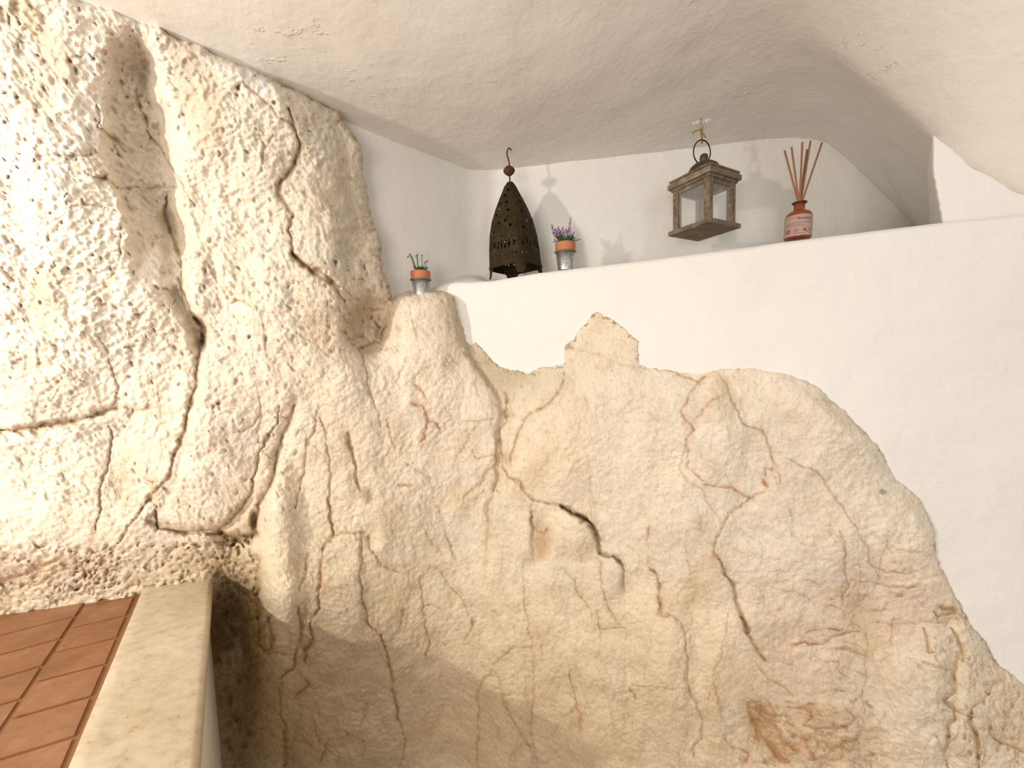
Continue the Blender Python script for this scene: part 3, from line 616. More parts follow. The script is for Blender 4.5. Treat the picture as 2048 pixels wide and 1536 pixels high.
# ceiling vault, a height field over the plan, coming down low on the right
cx_ = axis(-3.2, 3.0, -1.3, 1.6, .022); cy_ = axis(-2.6, 1.50, -.2, 1.42, .018); cy_ = cy_[cy_ < 1.47]
CX, CY = np.meshgrid(cx_, cy_)
CZ = Hceil(np.clip(CX, -2.2, 1.9), CY) + wob(CX, CY, .004, 3)
Pc = np.stack([CX, CY, EYE + CZ], -1)
keep = ~((CY > Yfront(CX, 0) + .16) & (CX > 1.65))[:-1, :-1]
o = grid_mesh('ceiling', Pc, M_ceil, keep)
tag(o, 'low curved white plaster ceiling with trowel marks', 'ceiling', kind='structure')

# scoop that closes the right end of the niche and runs out into the front wall
ux = axis(1800, 2750, 1805, 2060, 4); uy = np.arange(60, 520, 5.0)
UX, UY = np.meshgrid(ux, uy)
lx2 = np.interp(UY, [60, 150, 250, 340, 445, 520], [1866, 1866, 1866, 1866, 1886, 1892])
lx1 = lx2 - 34
S = np.clip((lx2 - UX) / (lx2 - lx1), 0, 3) ** 1.3
a, b = ray(UX, UY); Yw_ = solve(a, b, Yfront); Ys = Yw_ + (1.335 - Yw_) * np.minimum(S, 1.2) + .002
Ys = Ys + 0.02 * sstep(0, 14, UY - yedge(UX))
Ps = np.stack([a * Ys, Ys, EYE + b * Ys], -1)
o = grid_mesh('trim_2', Ps, M_white, (UY < yedge(UX) + 10)[:-1, :-1])
tag(o, 'curved white plaster scoop closing the right end of the niche', 'wall', kind='structure')

# ------------------------------------------------------------------ tiled landing and its stone-capped parapet
ZT = EYE - 0.60; ZC = EYE - 0.582
def onplane(px, py, z):
    A = (px - 1024.0) / F_PX; B = -(py - 768.0) / F_PX
    D = d + A * r + B * u; t = (z - EYE) / D.z
    return Vector((D.x * t, D.y * t, z))
cl0, cl1 = onplane(282, 1185, ZC), onplane(135, 1536, ZC); cr0, cr1 = onplane(424, 1165, ZC), onplane(396, 1536, ZC)
dirv = ((cl1 - cl0).normalized() + (cr1 - cr0).normalized()); dirv.z = 0; dirv.normalize()
# grout lines: one long line along the parapet, running bond across
g0, g1 = onplane(168, 1209, ZT), onplane(0, 1464, ZT)
gd = (g1 - g0).normalized(); nx_ = Vector((-gd.y, gd.x, 0))
gap = abs((cl0 - g0).dot(nx_))
print('coping width', (cr0 - cl0).length, (cr1 - cl1).length, 'cl0', cl0, 'cr0', cr0, 'tile w', gap)
k0, k1 = onplane(0, 1293, ZT), onplane(262, 1229, ZT); k2, k3 = onplane(0, 1386, ZT), onplane(210, 1316, ZT)
kd = ((k1 - k0).normalized() + (k3 - k2).normalized()).normalized(); ang_c = math.atan2(kd.y, kd.x)
nk = Vector((-kd.y, kd.x, 0)); pitch_c = abs((k2 - k0).dot(nk)); print('cross pitch', pitch_c, 'ang', math.degrees(ang_c), math.degrees(math.atan2(gd.y, gd.x)))
# parapet: cap slab (overhanging, rounded nose) on a plastered base
along = dirv.normalized(); across = Vector((-along.y, along.x, 0))
if across.x < 0: across = -across
pa = empty('parapet', (cr0.x, cr0.y, 0))
tag(pa, 'pale stone capped parapet beside the terracotta tiled landing at lower left', 'parapet')
def taper_slab(bm, a0, b0, a1, b1, z0, z1, rad, seg=6, n=40):
    """slab between the left line a0-a1 and the right line b0-b1, nose rounded on the right"""
    prof = [(0, z0), (0, z1 - .003), (.003, z1)]
    rings = []
    for k in range(n + 1):
        f = k / n; A = a0.lerp(a1, f); B = b0.lerp(b1, f); wd = (B - A); L = wd.length; wd = wd / L
        ring = [(0, z0), (0, z1 - .002), (.002, z1)]
        for q in range(1, 7): ring.append((L * q / 7, z1))
        for q in range(seg + 1):
            t_ = math.pi / 2 * (1 - q / seg); ring.append((L - rad + rad * math.cos(t_), z1 - rad + rad * math.sin(t_)))
        for q in range(1, seg + 1):
            t_ = math.pi / 2 * q / seg; ring.append((L - rad * .6 + rad * .6 * math.cos(t_), z0 + rad * .6 - rad * .6 * math.sin(t_)))
        rings.append([bm.verts.new((A.x + wd.x * s, A.y + wd.y * s, z + .0009 * noise(np.array([f * 22.0]), np.array([s * 26.0]), 81)[0])) for s, z in ring])
    for k in range(n):
        for q in range(len(rings[0])):
            q2 = (q + 1) % len(rings[0]); bm.faces.new([rings[k][q], rings[k][q2], rings[k + 1][q2], rings[k + 1][q]])
    bm.faces.new(rings[0]); bm.faces.new(rings[-1][::-1])
ext = 0.045; A0 = cl0 - (cl1 - cl0).normalized() * ext; B0 = cr0 - (cr1 - cr0).normalized() * ext
A1 = cl0 + (cl1 - cl0).normalized() * .62; B1 = cr0 + (cr1 - cr0).normalized() * .62
def stone_cap():
    mm = mat('cream_stone_cap', (0.74, 0.65, 0.50), 0.45); t = NT(mm)
    sp = t.ramp(t.noise(34, 6, 0.72, stretch=(1, 1.8, 1)), [(0.28, (0.40, 0.30, 0.17)), (0.40, (0.52, 0.445, 0.33)), (0.55, (0.59, 0.53, 0.425)), (0.8, (0.64, 0.585, 0.48))])
    big = t.ramp(t.noise(7, 3), [(0.35, (0.90, 0.86, 0.78)), (0.6, (1.0, 1.0, 1.0))])
    pit = t.ramp(t.noise(120, 3, .6), [(0.25, (0.6, 0.5, 0.4)), (0.34, (1.0, 1.0, 1.0))])
    t.l(t.mix('MULTIPLY', 1, t.mix('MULTIPLY', 1, sp, big), pit), t.b.inputs['Base Color'])
    t.l(t.bump(t.noise(80, 4, .6), .3, .002), t.b.inputs['Normal']); return mm
bm = bmesh.new(); taper_slab(bm, A0, B0, A1, B1, ZC - .034, ZC, .012)
obj('cap_slab', bm, stone_cap(), pa, loc=(-cr0.x, -cr0.y, 0))
bm = bmesh.new(); ins_ = .016
def off(p, dx): return p + across * dx
Al0, Bl0, Al1, Bl1 = off(A0, .003), off(B0, -ins_), off(A1, .003), off(B1, -ins_)
vs = []
for z in (0.0, ZC - .033):
    for p in (Al0, Bl0, Bl1, Al1): vs.append(bm.verts.new((p.x, p.y, z)))
for q in ((0,1,5,4),(1,2,6,5),(2,3,7,6),(3,0,4,7),(4,5,6,7),(3,2,1,0)): bm.faces.new([vs[k] for k in q])
obj('plaster_base', bm, M_white, pa, False, loc=(-cr0.x, -cr0.y, 0))

# terracotta landing: each tile is modelled in one mesh with sunk joints
def terracotta():
    mm = mat('terracotta', (0.50, 0.22, 0.10), 0.42); t = NT(mm)
    c = t.ramp(t.noise(9, 5, .6), [(0.3, (0.215, 0.105, 0.046)), (0.5, (0.28, 0.135, 0.062)), (0.72, (0.36, 0.195, 0.105))])
    c2 = t.ramp(t.noise(40, 5, .7, stretch=(1, 2.2, 1)), [(0.3, (0.82, 0.80, 0.78)), (0.6, (1.04, 1.02, 1.0))])
    t.l(t.mix('MULTIPLY', 1, c, c2), t.b.inputs['Base Color']); t.l(t.bump(t.noise(30, 5, .6), .35, .003), t.b.inputs['Normal']); return mm
M_terra = terracotta()
M_grout = mat('brown_joint', (0.27, 0.13, 0.055), 0.8)
fl = empty('floor', (-1.2, 0.6, ZT)); tag(fl, 'terracotta tiled landing beside the stone capped parapet', 'floor', kind='structure')
bm = bmesh.new(); ga = Vector((gd.x, gd.y, 0)); gb = Vector((kd.x, kd.y, 0))
org = Vector((g0.x, g0.y, 0)); off_c = (Vector((k0.x, k0.y, 0)) - org)
Mx = Matrix(((ga.x, gb.x), (ga.y, gb.y))); Mi = Mx.inverted()
def uv(p): return Mi @ Vector((p.x, p.y)) if False else (Mi[0][0] * p.x + Mi[0][1] * p.y, Mi[1][0] * p.x + Mi[1][1] * p.y)
kc = uv(off_c)[0]
TL = pitch_c / abs(math.sin(math.atan2(gd.y, gd.x) - ang_c)) / 2.0; TW = 0.245; JT = .0035
rt = random.Random(4)
for i in range(-14, 26):
    for j in range(-6, 3):
        sh = TL * (0.42 if j % 2 else 0)
        u0_, u1_ = kc + i * TL + sh + JT, kc + (i + 1) * TL + sh - JT; v0_, v1_ = j * TW + JT, (j + 1) * TW - JT
        pts = [org + ga * uu_ + gb * vv_ for uu_, vv_ in ((u0_, v0_), (u1_, v0_), (u1_, v1_), (u0_, v1_))]
        c_ = sum(pts, Vector()) / 4
        # keep only what lies left of the parapet
        lim = (c_ - cl0).dot(across)
        if lim > 0.16 or c_.y > 1.6 or c_.y < -0.4 or c_.x < -3: continue
        pts = [p if (p - cl0).dot(across) < -.020 else p - across * ((p - cl0).dot(across) + .020) for p in pts]
        # bring the moved corners back on the joints' side of the cap
        z = ZT + rt.uniform(-.0008, .0008)
        lo = [bm.verts.new((p.x, p.y, z - .005)) for p in pts]; e = .0025
        cc = sum(pts, Vector()) / 4
        hi = [bm.verts.new((p.x + (cc.x - p.x) * .012, p.y + (cc.y - p.y) * .012, z)) for p in pts]
        bm.faces.new(hi)
        for q in range(4): bm.faces.new([lo[q], lo[(q + 1) % 4], hi[(q + 1) % 4], hi[q]])
bmesh.ops.recalc_face_normals(bm, faces=bm.faces)
obj('tile_field', bm, M_terra, fl, False, loc=(1.2, -.6, -ZT))
bm = bmesh.new(); P0 = A0 + across * .006; P1 = A1 + across * .006
vs = [bm.verts.new(p) for p in ((P0.x, P0.y, ZT - .004), (P1.x, P1.y, ZT - .004), (-4, P1.y, ZT - .004), (-4, P0.y + .2, ZT - .004))]; bm.faces.new(vs)
obj('joint_bed', bm, M_grout, fl, False, loc=(1.2, -.6, -ZT))
# lower floor the viewer stands on
bm = bmesh.new()
vs = [bm.verts.new(p) for p in ((-4, -4, 0), (4, -4, 0), (4, 1.6, 0), (-4, 1.6, 0))]; bm.faces.new(vs)
lf = obj('floor_lower', bm, M_terra, None, False); tag(lf, 'terracotta floor at the foot of the rock wall', 'floor', kind='structure')

# ================================================================== things on the ledge
def lathe(bm, prof, n=32, cx=0, cy=0, cap0=False, cap1=False):
    rings = []
    for (rr, z) in prof:
        rings.append([bm.verts.new((cx + rr * math.cos(2 * math.pi * k / n), cy + rr * math.sin(2 * math.pi * k / n), z)) for k in range(n)])
    for a_, b_ in zip(rings, rings[1:]):
        for k in range(n): bm.faces.new([a_[k], a_[(k + 1) % n], b_[(k + 1) % n], b_[k]])
    if cap0: bm.faces.new(rings[0][::-1])
    if cap1: bm.faces.new(rings[-1])
def tube(bm, pts, rad, n=8, rads=None):
    pts = [Vector(p) for p in pts]; rings = []
    up = Vector((0, 0, 1))
    for i, p in enumerate(pts):
        dv = (pts[min(i + 1, len(pts) - 1)] - pts[max(i - 1, 0)]).normalized()
        sx = dv.cross(Vector((0.31, 0.9, 0.21))).normalized(); sy = dv.cross(sx)
        rr = rads[i] if rads else rad
        rings.append([bm.verts.new(p + sx * rr * math.cos(2 * math.pi * k / n) + sy * rr * math.sin(2 * math.pi * k / n)) for k in range(n)])
    for a_, b_ in zip(rings, rings[1:]):
        for k in range(n): bm.faces.new([a_[k], a_[(k + 1) % n], b_[(k + 1) % n], b_[k]])
    bm.faces.new(rings[0][::-1]); bm.faces.new(rings[-1])
def box(bm, x0, x1, y0, y1, z0, z1, bev=0.0):
    g = bmesh.ops.create_cube(bm, size=1)
    vs = g['verts']
    for v_ in vs: v_.co = Vector(((x0 + x1) / 2 + v_.co.x * (x1 - x0), (y0 + y1) / 2 + v_.co.y * (y1 - y0), (z0 + z1) / 2 + v_.co.z * (z1 - z0)))
    if bev:
        ed = list({e for v_ in vs for e in v_.link_edges})
        bmesh.ops.bevel(bm, geom=ed, offset=bev, segments=2, affect='EDGES', profile=0.6)

# ---- potted plants
def zinc():
    mm = mat('galvanised_zinc', (0.52, 0.55, 0.57), 0.38, 0.85); t = NT(mm)
    v_ = t.n('ShaderNodeTexVoronoi'); v_.inputs['Scale'].default_value = 170; t.l(t.c, v_.inputs['Vector'])
    c = t.ramp(v_.outputs['Distance'], [(0.1, (0.34, 0.37, 0.40)), (0.6, (0.66, 0.68, 0.69))])
    t.l(c, t.b.inputs['Base Color']); t.l(t.ramp(t.noise(120, 3), [(0.3, 0.28), (0.7, 0.5)]), t.b.inputs['Roughness']); return mm
M_zinc = zinc()
M_clay = mat('orange_clay', (0.50, 0.185, 0.088), 0.75)
M_jute = mat('grey_green_rim', (0.24, 0.22, 0.13), 0.6, 0.3)
M_soil = mat('dark_soil', (0.05, 0.035, 0.02), 0.95)
M_leaf = mat('leaf_green', (0.035, 0.13, 0.035), 0.5); M_leaf2 = mat('grey_green', (0.13, 0.18, 0.09), 0.6)
M_purple = mat('lavender_purple', (0.30, 0.16, 0.33), 0.7); M_mauve = mat('pale_mauve', (0.46, 0.34, 0.46), 0.7)
M_bud = mat('dark_bud', (0.03, 0.035, 0.02), 0.7)
def leaf(bm, base, tip, w, droop=0.0, n=6):
    base, tip = Vector(base), Vector(tip); dv = tip - base; side = dv.cross(Vector((0, 0, 1)))
    side = side.normalized() if side.length > 1e-6 else Vector((1, 0, 0)); up = side.cross(dv).normalized()
    L = [];
    for k in range(n + 1):
        f = k / n; c_ = base + dv * f + Vector((0, 0, -droop * f * f)); ww = w * math.sin(math.pi * min(.98, .12 + .86 * f)) * .5
        L.append([bm.verts.new(c_ - side * ww), bm.verts.new(c_ - up * w * .12), bm.verts.new(c_ + side * ww)])
        L[-1].append(bm.verts.new(c_ - up * (w * .12 + .0003)))
    for a_, b_ in zip(L, L[1:]):
        bm.faces.new([a_[0], a_[1], b_[1], b_[0]]); bm.faces.new([a_[1], a_[2], b_[2], b_[1]])
        bm.faces.new([a_[2], a_[3], b_[3], b_[2]]); bm.faces.new([a_[3], a_[0], b_[0], b_[3]])
def pot(name, loc, label, h=.074, rb=.0195, rt_=.0285, lean=(0, 0, 0), group=None):
    t = empty(name, loc, rot=lean); tag(t, label, 'potted plant', group)
    bm = bmesh.new(); hb = h * .70
    lathe(bm, [(rb - .002, .0), (rb, .0), (rb, .001), (rt_ - .001, hb - .002), (rt_ - .0025, hb - .002), (rb - .001, .002)], 40, cap0=True)
    obj('zinc_sleeve', bm, M_zinc, t)
    bm = bmesh.new()
    R0 = rt_ - .0005
    lathe(bm, [(R0, hb - .0035), (R0 + .0022, hb - .003), (R0 + .003, hb - .0015), (R0 + .0022, hb), (R0, hb + .0005)], 40)
    obj('rolled_rim', bm, M_jute, t)
    bm = bmesh.new(); rc = rt_ - .0008
    lathe(bm, [(rc - .002, hb - .004), (rc - .0002, hb), (rc + .0006, h - .0015), (rc, h), (rc - .003, h), (rc - .0035, h - .006)], 40)
    obj('clay_collar', bm, M_clay, t)
    bm = bmesh.new(); lathe(bm, [(.0001, h - .003), (rc - .003, h - .005)], 24); obj('soil', bm, M_soil, t)
    return t, h
YP1, YP2 = 1.12, 1.165
# small pot at the left end
p1 = at(843, 594, YP1)
pot1, h1 = pot('potted_plant', p1, 'small zinc and clay pot with thin budded stems beside the rock, left end of niche', h=.0715, rb=.0195, rt_=.0280, lean=(0, 0, .4))
bm = bmesh.new(); rp = random.Random(3)
for k in range(26):
    a_ = rp.uniform(0, 6.28); rr = rp.uniform(.004, .016); l = rp.uniform(.008, .015)
    leaf(bm, (rr * .5 * math.cos(a_), rr * .5 * math.sin(a_), h1 - .003), (rr * math.cos(a_) * 1.5, rr * math.sin(a_) * 1.5, h1 + .005 + l * .7), .009, .001)
obj('foliage', bm, M_leaf, pot1)
inv = pot1.matrix_basis.inverted() if False else (Matrix.Translation(p1) @ Matrix.Rotation(.4, 4, 'Z')).inverted()
def loc1(px, py, dy=0): return inv @ at(px, py, YP1 + dy)
st_spec = [((829, 535), (819, 508), (816, 513), .004), ((830, 534), (822, 511), (820, 507.5), -.003), ((831, 533), (825, 515), (823, 512), .006), ((835, 532), (834, 516), (832, 511), -.005),
           ((836, 531), (835, 513), (835, 508.5), .002), ((844, 524), (844, 512), (844, 509.5), -.004), ((851, 533), (853, 524), (855, 520.5), .004), ((847, 534), (849, 526), (850.5, 523), -.002)]
bs, bb = bmesh.new(), bmesh.new()
for (x0, y0), (x1, y1), (x2, y2), dy in st_spec:
    tube(bs, [loc1(x0 + (838 - x0) * .25, 541, dy * .4), loc1(x0, y0, dy * .6), loc1(x1, y1, dy), loc1(x2, y2, dy)], .0009, 6)
    c_ = loc1(x2, y2, dy); e0 = loc1(x2, y2 + 2.6, dy)
    tube(bb, [e0, e0.lerp(c_, .35), e0.lerp(c_, .75), c_ + (c_ - e0) * .15], .001, 8, [.0008, .0021, .0019, .0005])
obj('stem', bs, M_leaf2, pot1); obj('bud', bb, M_bud, pot1)
bm = bmesh.new()
for k in range(9):
    a_ = rp.uniform(-.6, 2.6); leaf(bm, (.004, 0, h1), (.011 * math.cos(a_) + .004, .008 * math.sin(a_), h1 + rp.uniform(.009, .018)), .005, .002)
obj('pale_leaf', bm, M_leaf2, pot1)['label'] = 'paler grey green leaves'

# lavender pot beside the pierced lantern
p2 = at(1131.5, 541.5, YP2); 
zsh = float(np.interp(1131, ex, ey))
pot2, h2 = pot('potted_plant', p2, 'zinc and clay pot of purple lavender beside the dark pierced metal lantern', h=.0800, rb=.0225, rt_=.0300, lean=(0, 0, 1.1))
bm = bmesh.new(); rp = random.Random(9)
for k in range(30):
    a_ = 2 * math.pi * k / 30 + rp.uniform(-.1, .1); l = rp.uniform(.028, .046)
    leaf(bm, (.012 * math.cos(a_), .012 * math.sin(a_), h2 - .002), (l * math.cos(a_), l * math.sin(a_), h2 + rp.uniform(.010, .026)), .009, .004)
obj('long_leaf', bm, M_leaf, pot2)
bm = bmesh.new()
for k in range(60):
    a_ = rp.uniform(0, 6.28); rr = rp.uniform(.0, .018)
    leaf(bm, (rr * math.cos(a_), rr * math.sin(a_), h2 + rp.uniform(0, .010)), (rr * 1.5 * math.cos(a_), rr * 1.5 * math.sin(a_), h2 + rp.uniform(.008, .024)), .0045, .001)
obj('grey_foliage', bm, M_leaf2, pot2)
M2i = (Matrix.Translation(p2) @ Matrix.Rotation(1.1, 4, 'Z')).inverted()
spikes = [((1108, 462), (1103, 450), .004), ((1112, 470), (1106, 463), -.008), ((1120, 468), (1116, 453), .003), ((1128, 468), (1125, 455), -.006), ((1133, 470), (1134, 461), .008), ((1139, 462), (1141, 436), 0), ((1144, 474), (1147, 465), .006), ((1136, 470), (1131, 459), -.010), ((1116, 474), (1111, 458), .010), ((1122, 474), (1121, 462), .012)]
bst, bf1, bf2 = bmesh.new(), bmesh.new(), bmesh.new()
for (x0, y0), (x1, y1), dy in spikes:
    a_ = M2i @ at(x0 + (1130 - x0) * .45, 486, YP2 + dy * .5); b_ = M2i @ at(x0, y0, YP2 + dy); c_ = M2i @ at(x1, y1, YP2 + dy)
    tube(bst, [a_, b_, c_], .0006, 6)
    nf = 16 if (x1, y1) == (1141, 436) else 11
    for k in range(nf):
        f = k / (nf - 1); p_ = (b_ * 1.2 - a_ * .2).lerp(c_, f) if False else (a_.lerp(b_, .75)).lerp(c_, f)
        rr = .0052 * (1 - .65 * f) ; an = k * 2.4
        q = p_ + Vector((math.cos(an) * rr, math.sin(an) * rr, rp.uniform(-.001, .001)))
        bmx = bf1 if rp.random() < .62 else bf2
        s_ = .0031 * (1 - .5 * f) * rp.uniform(.8, 1.3)
        bmesh.ops.create_icosphere(bmx, subdivisions=1, radius=s_, matrix=Matrix.Translation(q) @ Matrix.Diagonal((1, 1, 1.5, 1)))
obj('flower_stem', bst, M_leaf2, pot2); obj('flower', bf1, M_purple, pot2); obj('pale_flower', bf2, M_mauve, pot2)

# ---- pierced metal lantern, standing on the ledge
YL1 = 1.205
M_iron = mat('dark_brown_iron', (0.04, 0.028, 0.010), 0.72, 0.15, **{'Specular IOR Level': 0.2})
t_ = NT(M_iron); t_.l(t_.ramp(t_.noise(45, 5, .7), [(0.3, (0.018, 0.012, 0.004)), (0.55, (0.038, 0.026, 0.009)), (0.8, (0.065, 0.040, 0.015))]), t_.b.inputs['Base Color'])
t_.l(t_.bump(t_.noise(120, 4, .6), .4, .001), t_.b.inputs['Normal'])
M_rust = mat('rusted_knob', (0.075, 0.026, 0.014), 0.7, 0.2)
foot = at(1033, 556, YL1); topP = at(1020, 366, YL1)
HL = (topP - foot).length
lz = (topP - foot).normalized(); yaw = math.radians(9)
l1 = empty('pierced_metal_lantern', foot); tag(l1, 'dark brown metal lantern shaped like a pierced pointed dome, on three-sided feet', 'lantern')
l1['label'] = 'dark brown pierced metal lantern of tall pointed dome shape standing on the ledge'
qx = lz.to_track_quat('Z', 'Y')
l1.rotation_mode = 'QUATERNION'; l1.rotation_quaternion = Vector((0, 0, 1)).rotation_difference(lz)
# radius (m) against height fraction of the body; square plan with bulging panels
zk = [0.0, .10, .15, .30, .45, .60, .72, .82, .90, .96, 1.0]
rk = [.0685, .0680, .0670, .0660, .0630, .0555, .0445, .0335, .0235, .0165, .0100]
def rad_at(f): return float(np.interp(f, zk, rk))
def prad(f, th_):
    """four panels: superellipse plan"""
    n_ = 4.2 - 1.8 * f; c_, s_ = abs(math.cos(th_)), abs(math.sin(th_))
    return rad_at(f) * (c_ ** n_ + s_ ** n_) ** (-1 / n_)
NTH, NZ = 144, 150
z0f = .118
holes = []          # (theta, f, kind, size)
rh = random.Random(5)
for kq in range(4):
    base = kq * math.pi / 2
    for j in range(9): holes.append((base + (j - 4) * .165, .205 + rh.uniform(-.003, .003), 'dot', .0022))
    for j in range(7): holes.append((base + (j - 3) * .20, .315 + rh.uniform(-.01, .01), 'slit', .020))
    for (dt, f) in ((-.50, .46), (-.18, .545), (.22, .55), (.50, .49), (-.42, .64), (.40, .66), (-.30, .76), (.28, .755), (.0, .84), (.30, .90)):
        holes.append((base + dt, f, 'star', .0054))
    for (dt, f) in ((-.40, .50), (.05, .40), (.36, .59), (.30, .72), (-.30, .70)):
        holes.append((base + dt, f, 'dot', .0022))
bm = bmesh.new(); V_ = []
for i in range(NZ + 1):
    f = z0f + (1 - z0f) * i / NZ; V_.append([])
    for k in range(NTH):
        th_ = 2 * math.pi * k / NTH; rr = prad(f, th_) + .0004 * math.sin(9 * th_ + 14 * f)
        V_[-1].append(bm.verts.new((rr * math.cos(th_), rr * math.sin(th_), f * HL)))
def pierced(th_, f):
    rr = rad_at(f)
    for (ht, hf, kd_, sz) in holes:
        dth = (th_ - ht + math.pi) % (2 * math.pi) - math.pi
        if abs(dth) > .3: continue
        dx = dth * rr; dz_ = (f - hf) * HL
        if kd_ == 'dot' and dx * dx + dz_ * dz_ < sz * sz: return True
        if kd_ == 'slit' and abs(dz_) < sz * .62 and abs(dx - .0016 * math.sin(dz_ * 160)) < .0017 * (1 - (dz_ / (sz * .62)) ** 4) + .0006: return True
        if kd_ == 'star':
            a_ = math.atan2(dz_, dx); q = sz * (.55 + .45 * abs(math.cos(2.5 * a_)))
            if dx * dx + dz_ * dz_ < q * q: return True
    return False
for i in range(NZ):
    f = z0f + (1 - z0f) * (i + .5) / NZ
    for k in range(NTH):
        if pierced(2 * math.pi * (k + .5) / NTH, f): continue
        bm.faces.new([V_[i][k], V_[i][(k + 1) % NTH], V_[i + 1][(k + 1) % NTH], V_[i + 1][k]])
body = obj('pierced_body', bm, M_iron, l1); sm = body.modifiers.new('thickness', 'SOLIDIFY'); sm.thickness = .0010
body.rotation_euler.z = math.radians(45) + yaw
bm = bmesh.new()                                  # smooth skirt band at the bottom with a raised bead
V_ = []
for (f, dr) in ((.095, .001), (.105, .0028), (.125, .0012), (.145, .0006), (.165, .0015), (.168, .0002)):
    V_.append([bm.verts.new(((prad(f, 2 * math.pi * k / 96) + dr) * math.cos(2 * math.pi * k / 96), (prad(f, 2 * math.pi * k / 96) + dr) * math.sin(2 * math.pi * k / 96), f * HL)) for k in range(96)])
for a_, b_ in zip(V_, V_[1:]):
    for k in range(96): bm.faces.new([a_[k], a_[(k + 1) % 96], b_[(k + 1) % 96], b_[k]])
o = obj('skirt_band', bm, M_iron, l1); o.rotation_euler.z = math.radians(45) + yaw
o.modifiers.new('thickness', 'SOLIDIFY').thickness = .0015
for kq in range(4):                               # feet at the four corners of the square plan
    bm = bmesh.new(); an = math.pi / 4 + kq * math.pi / 2
    c_ = prad(.11, an); n_ = 5
    rows_ = []
    for (f, ha, dr) in ((.125, .40, 0), (.10, .34, 0), (.085, .25, -.0005), (.055, .20, 0), (.015, .16, .001), (.0, .15, .002)):
        rows_.append([])
        for q in range(-n_, n_ + 1):
            a_ = an + ha * q / n_; rr = prad(.11, a_) + dr + .0012
            rows_[-1].append(bm.verts.new((rr * math.cos(a_), rr * math.sin(a_), f * HL)))
    for a_, b_ in zip(rows_, rows_[1:]):
        for q in range(len(a_) - 1): bm.faces.new([a_[q], b_[q], b_[q + 1], a_[q + 1]])
    o = obj('foot', bm, M_iron, l1); o.rotation_euler.z = math.radians(45) + yaw
    o.modifiers.new('thickness', 'SOLIDIFY').thickness = .0022
for kq in range(4):                               # seams where the panels meet
    bm = bmesh.new(); an = math.pi / 4 + kq * math.pi / 2
    tube(bm, [((prad(f, an) + .0003) * math.cos(an), (prad(f, an) + .0003) * math.sin(an), f * HL) for f in np.linspace(.1, .97, 40)], .0011, 8)
    o = obj('corner_seam', bm, M_iron, l1); o.rotation_euler.z = math.radians(45) + yaw
bm = bmesh.new()
lathe(bm, [(.0125, .955 * HL), (.0110, .985 * HL), (.0070, 1.004 * HL), (.0032, 1.012 * HL)], 32); obj('crown_cap', bm, M_iron, l1)
M1i = l1.matrix_basis.inverted()
M1 = Matrix.Translation(foot) @ l1.rotation_quaternion.to_matrix().to_4x4(); M1i = M1.inverted()
bm = bmesh.new()
stp = [M1i @ at(x, y, YL1) for x, y in ((1020, 366), (1019.5, 356), (1019, 349))]; tube(bm, stp, .0024, 10)
obj('neck', bm, M_rust, l1)
bm = bmesh.new(); ck = M1i @ at(1018.2, 341.5, YL1); rr = .0182
lathe(bm, [(.0025, -.0155), (.0075, -.0130), (.0140, -.0075), (.0178, -.0012), (.0178, .0012), (.0140, .0072), (.0080, .0120), (.0025, .0140)], 32)
for v_ in bm.verts: v_.co = Vector((v_.co.x, v_.co.y, v_.co.z)) + ck
obj('knob', bm, M_rust, l1)
bm = bmesh.new()
hp = [(1018.5, 333), (1018.5, 327), (1017.2, 320), (1014.4, 312), (1014, 306), (1015, 300), (1017, 297), (1019.5, 296.5), (1021.6, 298.5), (1021.8, 301)]
tube(bm, [M1i @ at(x, y, YL1) for x, y in hp], .0022, 10); obj('hook', bm, M_rust, l1)

# ---- wooden lantern hanging from the ceiling
YL2 = 1.15
def wood():
    mm = mat('weathered_grey_wood', (0.30, 0.23, 0.16), 0.8); t = NT(mm)
    g = t.noise(28, 6, .7, stretch=(1, 1, 7)); g2 = t.noise(30, 6, .7, stretch=(6, 1, 1))
    c = t.ramp(g2, [(0.28, (0.07, 0.042, 0.022)), (0.42, (0.155, 0.112, 0.074)), (0.56, (0.225, 0.175, 0.128)), (0.74, (0.42, 0.37, 0.31))])
    c2 = t.ramp(g, [(0.3, (0.75, 0.7, 0.65)), (0.6, (1.05, 1.05, 1.05))])
    t.l(t.mix('MULTIPLY', 1, c, c2), t.b.inputs['Base Color']); t.l(t.bump(g2, .5, .002), t.b.inputs['Normal']); return mm
M_wood = wood()
M_bronze = mat('dark_bronze', (0.085, 0.070, 0.040), 0.45, 0.6); M_black = mat('black_wire', (0.015, 0.012, 0.010), 0.4, 0.6)
M_glass = mat('clear_pane', (0.95, 0.97, 0.96), 0.03, 0.0, **{'Alpha': 0.10}); 
cen = at(1407, 462, YL2)
HB = (at(1407, 360, YL2) - at(1407, 462, YL2)).length      # to the underside of the roof
l2 = empty('wooden_lantern', cen, rz=math.radians(0)); tag(l2, 'weathered grey wooden lantern with glass panes hanging from the ceiling by string', 'lantern')
YAW2 = math.radians(27.7)
def W2(*a_): return None
def part(name, fn, mt, parent=l2):
    bm = bmesh.new(); fn(bm); o = obj(name, bm, mt, parent, False); o.rotation_euler.z = YAW2 if parent is l2 else 0; return o
HA = .0500                                         # half width of the frame
PL = .0685
part('base_board', lambda bm: box(bm, -PL, PL, -PL, PL, -.004, .0085, .0018), M_wood)
for sx in (-1, 1):
    for sy in (-1, 1):
        part('corner_post', lambda bm: box(bm, sx * HA - .0085, sx * HA + .0085, sy * HA - .0085, sy * HA + .0085, .0085, .128, .0012), M_wood)
